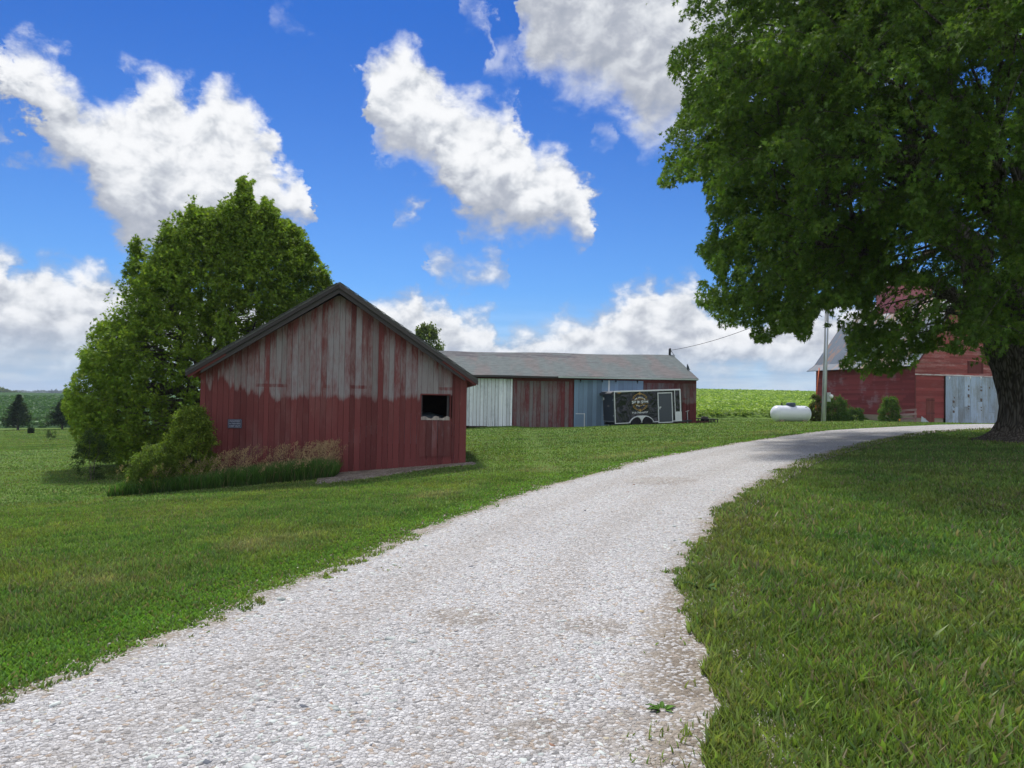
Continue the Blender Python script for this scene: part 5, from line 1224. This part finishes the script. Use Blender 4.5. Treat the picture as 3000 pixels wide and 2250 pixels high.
prof_l = [(ohx, TB.hit(2365, 1078, TD)[1] - .0), (kx - .15, kz_ + .0), (bs - .05, bz + .12), (half, rz + .12)]
prof_l[0] = (-.70, ZE - .28)
prof_r = [(TW - s, z) for s, z in prof_l[::-1]]
for nm, PR in (('roof', prof_l), ('roof', prof_r)):
    vs = [(s, y, z) for s, z in PR for y in (yF, yB)]; n = len(PR); vs += [(x, y, z - .05) for x, y, z in vs]; q = 2 * n
    fs = []
    for i in range(n - 1): fs += [(2*i, 2*i+1, 2*i+3, 2*i+2), (q+2*i+2, q+2*i+3, q+2*i+1, q+2*i), (2*i, 2*i+2, q+2*i+2, q+2*i), (2*i+1, q+2*i+1, q+2*i+3, 2*i+3)]
    fs += [(0, q, q+1, 1), (2*n-2, 2*n-1, q+2*n-1, q+2*n-2)]
    mb = MB(); mb.add(vs, fs); o = mb.build(nm, M_metal, tb); acc = {}
    L = 0; dist = {}
    order = PR if PR is prof_l else PR[::-1]
    for i, (s, z) in enumerate(order):
        if i: L += math.hypot(s - order[i-1][0], z - order[i-1][1])
        dist[round(s, 3)] = L
    add_uvw(o, lambda c: (c.y, min(dist.items(), key=lambda kv: abs(kv[0] - c.x))[1], 0))
mb = MB()
for PR in (prof_l, prof_r):
    for (a, b) in zip(PR[:-1], PR[1:]): mb.prism([(a[0], a[1] - .055), (b[0], b[1] - .055), (b[0], b[1] - .24), (a[0], a[1] - .24)], yF + .02, yF + .05, r=rs.random(), b=.4)
mb.build('bargeboard', M_shed_solid, tb)
def m_rib(g):
    p = g.obj(); x, y, z = g.xyz(p); s = g.m('ADD', x, y); rib = g.ss(g.m('ABSOLUTE', g.m('SINE', g.m('MULTIPLY', s, math.pi / .16))), .0, .35)
    c = g.mix(rib, (.22, .055, .062, 1), (.42, .13, .15, 1)); return pbr(g, g.vm('SCALE', c, scale=g.m('MULTIPLY_ADD', g.noise(p, 3, 3, .5), .3, .85)), .45, .1, g.bump(rib, .5, .02), .4)
M_rib = material('red_ribbed_metal', m_rib)
c0, c1, t0, t1, cz = 3.9, 7.9, 6.0, 8.3, TB.hit(2640, 826, 6.0)[1]; print('cupola top', cz)
mb = MB(); mb.box(c0, c1, t0, t1, bz - .3, cz); cup = mb.build('cupola', M_rib, tb)
mb = MB(); mb.prism([(c0 - .2, cz), (c1 + .2, cz), ((c0 + c1) / 2, cz + 1.15)], t0 - .2, t1 + .2); mb.build('cupola_roof', plain('pale_metal', (.50, .54, .55), .4, .4), cup)
mb = MB(); mb.box(c0 - .02, c1 + .02, t0 - .03, t0 - .002, cz - 1.55, cz - 1.47); mb.build('trim_strip', plain('pink_trim', (.42, .20, .22), .5), cup)

# ------------------------------------------------------------------ utility pole, cable, meter
M_pole = bark_mat('weathered_pole', (.34, .34, .34), (.56, .56, .57), .6)
pb_ = at(2412, 1234, 45.5); pt_ = at(2424, 870, 45.5); PO = Vector((pb_.x, 45.5, tz(pb_.x, 45.5)))
pole = empty('utility_pole', PO, (0, 0, 0), 'leaning grey wooden utility pole with meter box in front of the tall barn', 'utility pole')
dxp, dzp = pt_.x - PO.x, pt_.z - PO.z
mb = MB(); mb.tube([(0, 0, -.3), (dxp * .5, 0, dzp * .5), (dxp * 1.12, 0, dzp * 1.12)], [.145, .13, .12], 14); mb.build('shaft', M_pole, pole, smooth=True)
mb = MB(); mb.tube([(-.05, -.19, .0), (dxp * .5 - .05, -.18, dzp * .5), (dxp * .8 - .05, -.17, dzp * .8)], .045, 8); mb.build('conduit', plain('conduit_metal', (.62, .66, .72), .4, .3), pole, smooth=True)
mz = at(2424, 1162, 45.4).z - PO.z
mb = MB(); mb.box(.16, .40, -.16, .02, mz - .32, mz + .26); mbx_ = mb.build('meter_box', plain('grey_enclosure', (.42, .46, .46), .5), pole, bevel=.02)
mb = MB(); mb.lathe([(.0, 0), (.13, 0), (.13, -.06), (.10, -.14), (0, -.16)], (.42, -.10, mz + .02), 'y', 16); mb.build('meter_glass', plain('pale_meter', (.72, .74, .72), .2), mbx_, smooth=True)
def cable(a, b, sag, label, r=.018):
    a, b = Vector(a), Vector(b); mbc = MB(); pts = [(a.lerp(b, i / 24) - a) - Vector((0, 0, sag * 4 * (i / 24) * (1 - i / 24))) for i in range(25)]
    mbc.tube(pts, r, 6); o = mbc.build('power_cable', M_black, smooth=True); o.location = a; tag(o, label, 'cable'); return o
mp = LB.m @ Vector((rx - .25, yr, rzr - .1)) + Vector((.06, 0, .48)); ptop = PO + Vector((dxp * 1.05, 0, dzp * 1.05))
cable(mp, ptop, .55, 'black power cable sagging from the long barn mast up to the utility pole')
# orange rope hanging at the tall barn's far corner
ra = at(2400, 1078, 60.5); rb_ = at(2389, 1200, 60.0); rb_.z = max(rb_.z, tz(rb_.x, 60) + .1); mb = MB(); mb.tube([Vector((0, 0, 0)), (rb_ - ra) * .5 + Vector((-.03, 0, 0)), rb_ - ra], .045, 6)
o = mb.build('hanging_rope', plain('orange_rope', (.55, .13, .05), .7), smooth=True); o.location = ra; tag(o, 'orange rope hanging from the far eave corner of the tall barn', 'rope')

# ------------------------------------------------------------------ propane tank
tc = at(2317, 1190, 46.5); r_t = .52; tz_top = at(2317, 1188.5, 46.5).z; TK = Vector((tc.x, 46.5, tz_top - r_t)); Lh = 60 / F * 46.5
tank = empty('propane_tank', (TK.x, TK.y, tz(TK.x, TK.y)), (0, 0, R(6)), 'white horizontal propane tank with dark dome lid on the lawn', 'tank'); zc = TK.z - tank.location.z
M_tank = plain('white_tank_paint', (.78, .80, .84), .28, 0, .5, .03, 2)
prof_t = []; he = r_t * .80
for i in range(9): a = i / 8 * math.pi / 2; prof_t.append((max(.002, r_t * math.sin(a)), -Lh + he * (1 - math.cos(a))))
prof_t += [(r_t, -Lh + he + .01), (r_t, Lh - he - .01)] + [(max(.002, r_t * math.cos(i / 8 * math.pi / 2)), Lh - he + he * math.sin(i / 8 * math.pi / 2)) for i in range(9)]
mb = MB(); mb.lathe(prof_t, (0, 0, zc), 'x', 40); mb.build('vessel', M_tank, tank, smooth=True)
M_dome = plain('dark_dome_paint', (.055, .075, .115), .45); mb = MB(); mb.lathe([(.01, .16), (.20, .17), (.27, .14), (.29, .09), (.29, -.12)], (0, 0, zc + r_t + .03), 'z', 24); mb.build('dome_lid', M_dome, tank, smooth=False)
mb = MB(); mb.tube([(-.62, 0, zc + r_t - .05), (-.62, 0, zc + r_t + .20)], .03, 8); mb.tube([(-.62, 0, zc + r_t + .10), (-.54, 0, zc + r_t + .11)], .025, 6); mb.build('fill_valve', M_black, tank)
mb = MB(); mb.tube([(.62, 0, zc + r_t - .03), (.62, 0, zc + r_t + .05)], .03, 8); mb.build('gauge', M_black, tank)
for sx in (-1, 1):
    mb = MB(); mb.tube([(sx * .88 + .08 * math.cos(a), -.30, zc + r_t * .72 + .08 * math.sin(a)) for a in [k / 12 * 6.283 for k in range(13)]], .014, 5, cap=False); 
    if sx == 1: mb.build('lifting_lug', M_black, tank, smooth=True)
for sx in (-.75, .75): mb = MB(); mb.box(sx - .12, sx + .12, -.38, .38, -.1, zc - r_t + .12); mb.build('leg', M_conc, tank)

# ------------------------------------------------------------------ black cargo trailer
q0 = at(1802, 1242, 45.0); TR = Frame((q0.x, 45.0, q0.z), R(12.5), R(2.9))
tr = TR.root('cargo_trailer', 'black enclosed cargo trailer with gold and white lettering parked before the blue barn doors', 'trailer')
th = TR.hit; TL = th(1994, 1180)[0]; TH = th(1900, 1143)[1]; TWd = 2.1; print('trailer', TL, TH, tr.location)
def m_tr(g):
    p = g.obj(); n = g.noise(g.vm('MULTIPLY', p, (1.7, 1, 1.0)), 1.1, 4, .55, 1.2)
    return pbr(g, (.010, .012, .018, 1), .10, 0, g.bump(n, 1.0, .28), .6)
M_tr = material('glossy_black_panels', m_tr); M_tr2 = plain('black_panel', (.018, .020, .026), .3, 0, .5); M_alu = plain('white_trim_paint', (.74, .76, .78), .3, .1, .5, .06)
mb = MB(); mb.box(.03, TL - .03, .0, TWd, .04, TH - .04); mb.build('body', M_tr, tr)
tk = .045
mb = MB(); mb.box(-.01, TL + .01, -.018, -.002, TH - .07, TH); mb.box(-.01, TL + .0, -.018, -.002, .0, .055); mb.box(-.012, tk, -.020, -.003, .056, TH - .071); mb.build('side_trim', M_alu, tr)
mb = MB(); mb.box(-.02, TL + .02, .0, TWd + .02, TH - .035, TH + .012); mb.build('roof', M_alu, tr, bevel=.01)
# front corner: rounded white post with stone guard
f0 = th(1976, 1170)[0]; mb = MB(); mb.box(f0, f0 + .04, -.025, -.003, .06, TH - .075); mb.box(TL - .06, TL + .012, -.022, .05, .05, TH - .06); mb.build('corner_trim', M_alu, tr)
mb = MB(); mb.box(f0 - .0, TL + .03, -.036, -.026, .0, .62); mb.box(TL + .012, TL + .03, -.026, TWd, .0, .62); mb.build('stone_guard', M_alu, tr)
mb = MB(); mb.prism([(TL - .03, .04), (TL + .10, .12), (TL + .10, TH - .25), (TL - .03, TH - .05)], .05, TWd - .02); mb.build('nose', M_tr2, tr)
# side door
s0, s1 = th(1928, 1153), th(1969, 1235); a0_ = th(1930, 1155); a1_ = th(1968, 1232)
mb = MB(); mb.box(s0[0], s1[0], -.03, -.004, s1[1], s0[1]); dr_ = mb.build('side_door', plain('dark_grey_door', (.055, .065, .085), .25, 0, .5, .05), tr)
mb = MB(); f_ = .055; X0, X1, Z0, Z1 = s0[0], s1[0], s1[1], s0[1]
for a in ((X0 - f_, X0, Z0 - f_, Z1 + f_), (X1, X1 + f_, Z0 - f_, Z1 + f_), (X0, X1, Z1, Z1 + f_), (X0, X1, Z0 - f_, Z0)): mb.box(a[0], a[1], -.036, -.005, a[2], a[3])
mb.build('door_frame', M_alu, dr_)
mb = MB(); zz_ = Z0 + (Z1 - Z0) * .52; mb.box(X0 + .03, X0 + .16, -.06, -.03, zz_ - .02, zz_ + .03); mb.box(X0 + .04, X0 + .09, -.055, -.03, zz_ - .13, zz_ - .03); mb.build('handle', M_whitepaint, dr_)
# fender arch and wheels
wc = [th(1885, 1240)[0] - .30 + .0, 0]; wx0 = th(1874, 1240)[0] - .13; wx1 = th(1903, 1240)[0] + .02; wx = (th(1861, 1236)[0], th(1896, 1236)[0]); WR = .32; wz = .03
mb = MB(); fo = []; N = 24; mid = (wx[0] + wx[1]) / 2
xa, xb = wx[0] - WR - .13, wx[1] + WR + .13
def arch(x, off=0):
    e = .5; L = xb - xa; t = (x - xa) / L; return (.44 + off) * (1 - abs(2 * t - 1) ** 3.2) + .02
pts_o = [(xa + (xb - xa) * i / 40, arch(xa + (xb - xa) * i / 40)) for i in range(41)]
inn = []
for i in range(41):
    x = xa + .07 + (xb - xa - .14) * i / 40
    zc_ = max([math.sqrt(max(0, (WR + .06) ** 2 - (x - c) ** 2)) + wz for c in wx] + [-.05]); inn.append((x, min(max(.0, zc_), arch(x) - .055)))
vs = [(x, -.13, z) for x, z in pts_o] + [(x, -.13, z) for x, z in inn] + [(x, .0, z) for x, z in pts_o] + [(x, .0, z) for x, z in inn]
fs = []
for i in range(40): fs += [(i, i+1, 42+i, 41+i), (82+i, 123+i, 124+i, 83+i), (i, 82+i, 83+i, i+1), (41+i, 42+i, 124+i, 123+i)]
mb.add(vs, fs); mb.build('fender', M_alu, tr)
mb = MB(); mb.prism([(x, z - .002) for x, z in inn] + [(xb - .1, -.01), (xa + .1, -.01)], -.010, -.003); mb.build('wheel_well', M_black, tr)
for yy in (-.11, TWd + .02):
    for c in wx:
        mb = MB(); mb.lathe([(.19, .02), (.30, .0), (WR, .03), (WR, .17), (.30, .20), (.19, .18)], (c, yy - .02 if yy < 0 else yy - .1, wz), 'y', 28); t_ = mb.build('wheel', M_tyre, tr, smooth=True)
        mb = MB(); mb.lathe([(.02, .05), (.06, .045), (.10, .06), (.185, .08), (.19, .05), (.20, .03), (.205, .12)], (c, yy - .02 if yy < 0 else yy - .1, wz), 'y', 20)
        for k in range(6): a = k * math.pi / 3; mb.bar((c + .05 * math.cos(a), yy + .02, wz + .05 * math.sin(a)), (c + .18 * math.cos(a), yy + .03, wz + .18 * math.sin(a)), .05, .02, upv=(0, 1, 0))
        mb.build('rim', plain('dark_rim', (.06, .065, .075), .35, .6), t_)
mb = MB(); mb.box(.0, TL, .1, .2, -.1, .03); mb.box(.0, TL, TWd - .2, TWd - .1, -.1, .03); mb.box(wx[0] - .2, wx[1] + .2, .0, TWd, wz - .03, wz + .03); mb.build('chassis', M_black, tr)
# tongue, coupler and jack
mb = MB(); mb.bar((TL - .2, .25, -.04), (TL + 1.25, TWd / 2, -.04), .09, .11); mb.bar((TL - .2, TWd - .25, -.04), (TL + 1.25, TWd / 2, -.04), .09, .11); mb.bar((TL + 1.1, TWd / 2, -.03), (TL + 1.45, TWd / 2, -.03), .09, .09); tg = mb.build('tongue', M_black, tr)
mb = MB(); jx = TL + .95; mb.tube([(jx, TWd / 2, -.38), (jx, TWd / 2, .52)], .035, 8); mb.tube([(jx, TWd / 2, .52), (jx - .0, TWd / 2 - .18, .54)], .012, 5); mb.lathe([(.1, 0), (.1, .02)], (jx, TWd / 2, -.40), 'z', 12); mb.build('jack', M_steel, tg)
mb = MB(); mb.tube([(jx - .1, TWd / 2, .56), (jx + .16, TWd / 2, .62)], .02, 6); mb.build('jack_handle', M_whitepaint, tg)
# rear end: ramp door with trim, hinges, lamps
mb = MB(); mb.box(-.02, .028, .06, TWd - .06, .12, TH - .22); rd = mb.build('rear_door', M_tr2, tr)
mb = MB(); mb.box(-.03, -.021, .05, .08, .12, TH - .20); mb.box(-.03, -.021, TWd - .08, TWd - .05, .12, TH - .20); mb.box(-.03, -.021, .08, TWd - .08, TH - .235, TH - .205); mb.box(-.03, -.021, .08, TWd - .08, .12, .15); mb.build('door_trim', plain('dull_trim', (.32, .34, .36), .4, .3), rd)
each('latch', M_steel, rd, [(-.06, -.031, y, y + .05, z * TH / 1.3 - .04, z * TH / 1.3 + .04) for y in (.1, TWd - .12) for z in (.32, .95)])
mb = MB(); mb.prism([(-.025, TH - .2), (-.22, TH - .26), (-.22, TH - .12), (-.025, TH - .02)], .0, TWd); mb.build('rear_hood', M_black, tr)
mb = MB(); mb.box(-.035, -.022, TWd - .35, TWd - .15, TH - .55, TH - .38); mb.build('licence_plate', plain('plate_white', (.6, .62, .64), .5), rd)
mb = MB(); mb.box(.03, TL, .0, .1, -.12, -.0) if False else mb.box(-.03, -.0, .1, .5, -.08, -.02); mb.build('bumper', M_black, tr)
# lettering and emblem on the side
M_ltr = plain('white_vinyl', (.85, .86, .88), .4, 0, .4, .02); M_gold = plain('gold_vinyl', (.50, .30, .075), .4, 0, .4, .25, 30)
lc = th(1875, 1177.5); lx0 = th(1851, 1178)[0]; lx1 = th(1899, 1178)[0]; LWd = lx1 - lx0; yl = -.006
def fit_text(txt, cx, cz, width, height, mat, name='lettering', bold=.004, rotz=0):
    o = text_mesh(txt, height * 1.38, mat, name, tr, (cx, yl - .003, cz), .002, bold=bold); wv = max(v.co.x for v in o.data.vertices) - min(v.co.x for v in o.data.vertices); o.scale = (width / wv, 1, 1); return o
for (t, a, b, big) in (('S', 0, .105, 1), ('ET', .11, .27, 0), ('I', .34, .395, 1), ('N', .40, .50, 0), ('S', .575, .68, 1), ('TONE', .69, 1.0, 0)):
    fit_text(t, lx0 + LWd * (a + b) / 2, lc[1] - (.015 if big else 0), LWd * (b - a), .17 if big else .115, M_ltr, bold=.006)
ph = th(1875, 1209); fit_text('712-790-6737', ph[0], ph[1], th(1899, 1209)[0] - th(1852, 1209)[0], .105, M_ltr, bold=.003)
def arc_text(txt, cx, cz, r, a0, a1, size, flip=1):
    for i, ch in enumerate(txt):
        if ch == ' ': continue
        a = math.radians(a0 + (a1 - a0) * i / (len(txt) - 1)); x = cx + r * math.cos(a); z = cz + r * math.sin(a); ro = (a - math.pi / 2) if flip > 0 else (a + math.pi / 2)
        text_mesh(ch, size, M_ltr, 'lettering', tr, (x, yl - .003, z), .002, rot=(R(90), -ro, 0), bold=.002)
cx_, cz_ = lc; K_ = LWd / 1.0
arc_text('HOME REMODELING', cx_, cz_ - .14 * K_, .40 * K_, 138, 42, .085 * K_)
arc_text('SINCE', cx_, cz_ + .12 * K_, .365 * K_, 236, 262, .075 * K_, -1); arc_text('1994', cx_, cz_ + .12 * K_, .365 * K_, 278, 300, .075 * K_, -1) if False else None
# gold scrollwork: rules, diamonds and curls, mirrored
gm = MB()
def stroke(pts, w=.016):
    for a, b in zip(pts[:-1], pts[1:]): gm.bar((a[0], yl, a[1]), (b[0], yl, b[1]), .004, w, upv=(0, 0, 1)) if abs(b[0] - a[0]) > abs(b[1] - a[1]) * .3 else gm.bar((a[0], yl, a[1]), (b[0], yl, b[1]), w, .004, upv=(0, 1, 0))
for sz in (-1, 1):
    stroke([(lx0 - .02, cz_ + sz * .105 * K_), (lx1 + .02, cz_ + sz * .105 * K_)], .014)
    for k, (w2, z0, z1) in enumerate(((.30, .13, .24), (.19, .15, .22))): stroke([(cx_ - w2 * K_, cz_ + sz * z0 * K_), (cx_, cz_ + sz * z1 * K_), (cx_ + w2 * K_, cz_ + sz * z0 * K_)], .022)
    for sx in (-1, 1):
        for (ox, oz, r0, tn) in ((.37, .235, .065, 1), (.28, .36, .055, -1), (.10, .455, .05, 1), (.19, .43, .045, -1)):
            stroke([(cx_ + sx * K_ * (ox + r0 * (1 - t * .75) * math.cos(tn * t * 8 + .6)), cz_ + sz * K_ * (oz + r0 * (1 - t * .75) * math.sin(tn * t * 8 + .6))) for t in [i / 14 for i in range(15)]], .018)
        stroke([(cx_ + sx * K_ * .44, cz_ + sz * K_ * .19), (cx_ + sx * K_ * .40, cz_ + sz * K_ * .32), (cx_ + sx * K_ * .26, cz_ + sz * K_ * .42), (cx_ + sx * K_ * .10, cz_ + sz * K_ * .47), (cx_, cz_ + sz * K_ * .56)], .016)
    gm.prism([(cx_ - .07 * K_, cz_ + sz * .46 * K_), (cx_, cz_ + sz * .56 * K_), (cx_ + .07 * K_, cz_ + sz * .46 * K_), (cx_, cz_ + sz * .40 * K_)], yl - .003, yl + .002)
gm.build('emblem', M_gold, tr)
dm = MB()
for (dx_, dz_) in ((-.29, .155), (.29, .155), (-.23, -.22), (.23, -.22)): dm.lathe([(.0, 0), (.018 * K_ * 1.2, 0), (.018 * K_ * 1.2, .004), (0, .004)], (cx_ + dx_ * K_, yl - .005, cz_ + dz_ * K_), 'y', 8)
dm.build('emblem_dots', M_ltr, tr)
mb = MB(); mb.prism([(.16, TH - .09), (.50, TH - .09), (.40, TH - .13), (.33, TH - .155), (.26, TH - .13)], -.008, -.001); mb.build('roof_badge', M_gold, tr)
mb = MB(); mb.prism([(-.033, 0), (-.030, 0), (-.030, .1), (-.033, .1)], .85, 1.2); mb.v = [(x, y, z + TH * .52) for x, y, z in mb.v]; mb.build('rear_emblem', plain('dim_emblem', (.22, .20, .20), .5), rd)

# ------------------------------------------------------------------ low slatted rack beside the long barn
p0 = at(2040, 1238, 50.5); p1 = at(2103, 1238, 49.0); zg = tz(p0.x, 50)
rk = empty('wooden_rack', (p0.x, 50.0, zg), (0, 0, 0), 'low dark wooden rack on thin posts at the right corner of the long barn', 'rack'); L = p1.x - p0.x + .15; za = at(2040, 1224, 50).z - zg; zb2 = at(2100, 1227, 50).z - zg
mb = MB(); mb.prism([(-.5, za), (L, zb2), (L, zb2 - .055), (-.5, za - .06)], -.6, .6); mb.build('top_boards', M_dark, rk)
for fx in (.09, .22, .27, .47, .63, .79, .95):
    for yy in ((-.55,) if fx in (.22, .47) else (-.55, .5)): mb = MB(); mb.box(L * fx, L * fx + .06, yy, yy + .06, -.4, za + (zb2 - za) * fx - .05); mb.build('leg', M_dark, rk)
mb = MB(); mb.box(-.5, L * .45, -.6, .4, -.3, .16); mb.build('base_boards', M_inner, rk)
br_ = empty('barrel', (p0.x + L * .36, 50.0, zg - .1), (0, 0, 0), 'dark rounded barrel stored under the low wooden rack', 'barrel'); mb = MB(); mb.lathe([(.01, 0), (.22, 0), (.27, .2), (.28, .3), (.25, .48), (.22, .55), (.01, .55)], (0, 0, 0), 'z', 16); mb.build('staves', M_dark, br_, smooth=True)
mb = MB(); mb.lathe([(.272, .18), (.285, .18), (.285, .22), (.272, .22)], (0, 0, 0), 'z', 16); mb.build('hoop', M_steel, br_)

# plank panel leaning by the tall barn corner
PF = Frame(tuple(at(2616, 1240, 54.0)), R(-6)); PF = Frame((PF.o.x, PF.o.y, tz(PF.o.x, PF.o.y) - .1), R(-6)); q = PF.hit
pn = PF.root('plank_panel', 'short reddish plank fence panel standing at the tall barn corner', 'fence panel'); M_pl = m_boards('weathered_red_rails', (.22, .10, .10), (.34, .24, .24), bias0=-.05, horiz=True)
for (ya_, yb2, hh) in ((1205, 1200, 6), (1217, 1213, 6), (1228, 1225, 6), (1238, 1237, 4)):
    a, b = q(2616, ya_), q(2686, yb2); mb = MB(); t_ = hh / F * 54; mb.prism([(a[0], a[1] - t_ / 2), (b[0], b[1] - t_ / 2), (b[0], b[1] + t_ / 2), (a[0], a[1] + t_ / 2)], -.02, .02, r=rs.random()); mb.build('rail', M_pl, pn)
for px in (2622, 2681): a, b = q(px, 1241), q(px, 1199); mb = MB(); mb.box(a[0], a[0] + .10, .021, .10, a[1] - .2, b[1]); mb.build('post', M_pl, pn)
# scrap metal sheet
SF = Frame(tuple(at(2700, 1242, 55.4)), R(5)); q = SF.hit; o = SF.root('metal_sheet', 'bent pale galvanised metal sheet leaning by the small red plank door', 'metal sheet')
a, b, c, d = q(2700, 1242), q(2701, 1220), q(2712, 1228), q(2725, 1240); mb = MB(); mb.prism([(a[0], a[1]), (b[0], b[1]), (c[0], c[1]), (d[0], d[1]), (d[0], d[1] - .08)], 0, .015); sh_ = mb.build('sheet', M_steel, o)
mb = MB(); mb.bar((b[0] - .02, -.01, b[1]), (a[0] - .02, -.01, a[1]), .04, .04); mb.build('folded_edge', M_steel, o)
# orange flag stakes by the panel
fp = at(2632, 1240, 52.5)
fl = empty('marker_stake', (fp.x, 52.5, tz(fp.x, 52.5)), (0, 0, 0), 'small yellow orange marker stake in the grass before the plank panel', 'stake'); mb = MB(); mb.box(-.02, .02, -.01, .01, -.05, .35); mb.build('stick', M_dark, fl); mb = MB(); mb.box(.02, .14, -.005, .005, .18, .32); mb.build('flag', plain('orange_flag', (.75, .30, .04), .6), fl)

# ------------------------------------------------------------------ summer haze over the whole place
def m_haze():
    m = bpy.data.materials.new('haze'); m.use_nodes = True; g = G(m.node_tree); out = g.n('ShaderNodeOutputMaterial'); v = g.n('ShaderNodeVolumePrincipled')
    v.inputs['Density'].default_value = .00018; v.inputs['Color'].default_value = (.72, .84, 1, 1); v.inputs['Anisotropy'].default_value = .2; g.nt.links.new(v.outputs[0], out.inputs[1]); return m
mb = MB(); mb.box(-4000, 4000, -1000, 6200, -14, 60); hz_ = mb.build('haze', m_haze()); tag(hz_, 'thin blue summer haze over the far fields and woods', 'haze', kind='stuff')
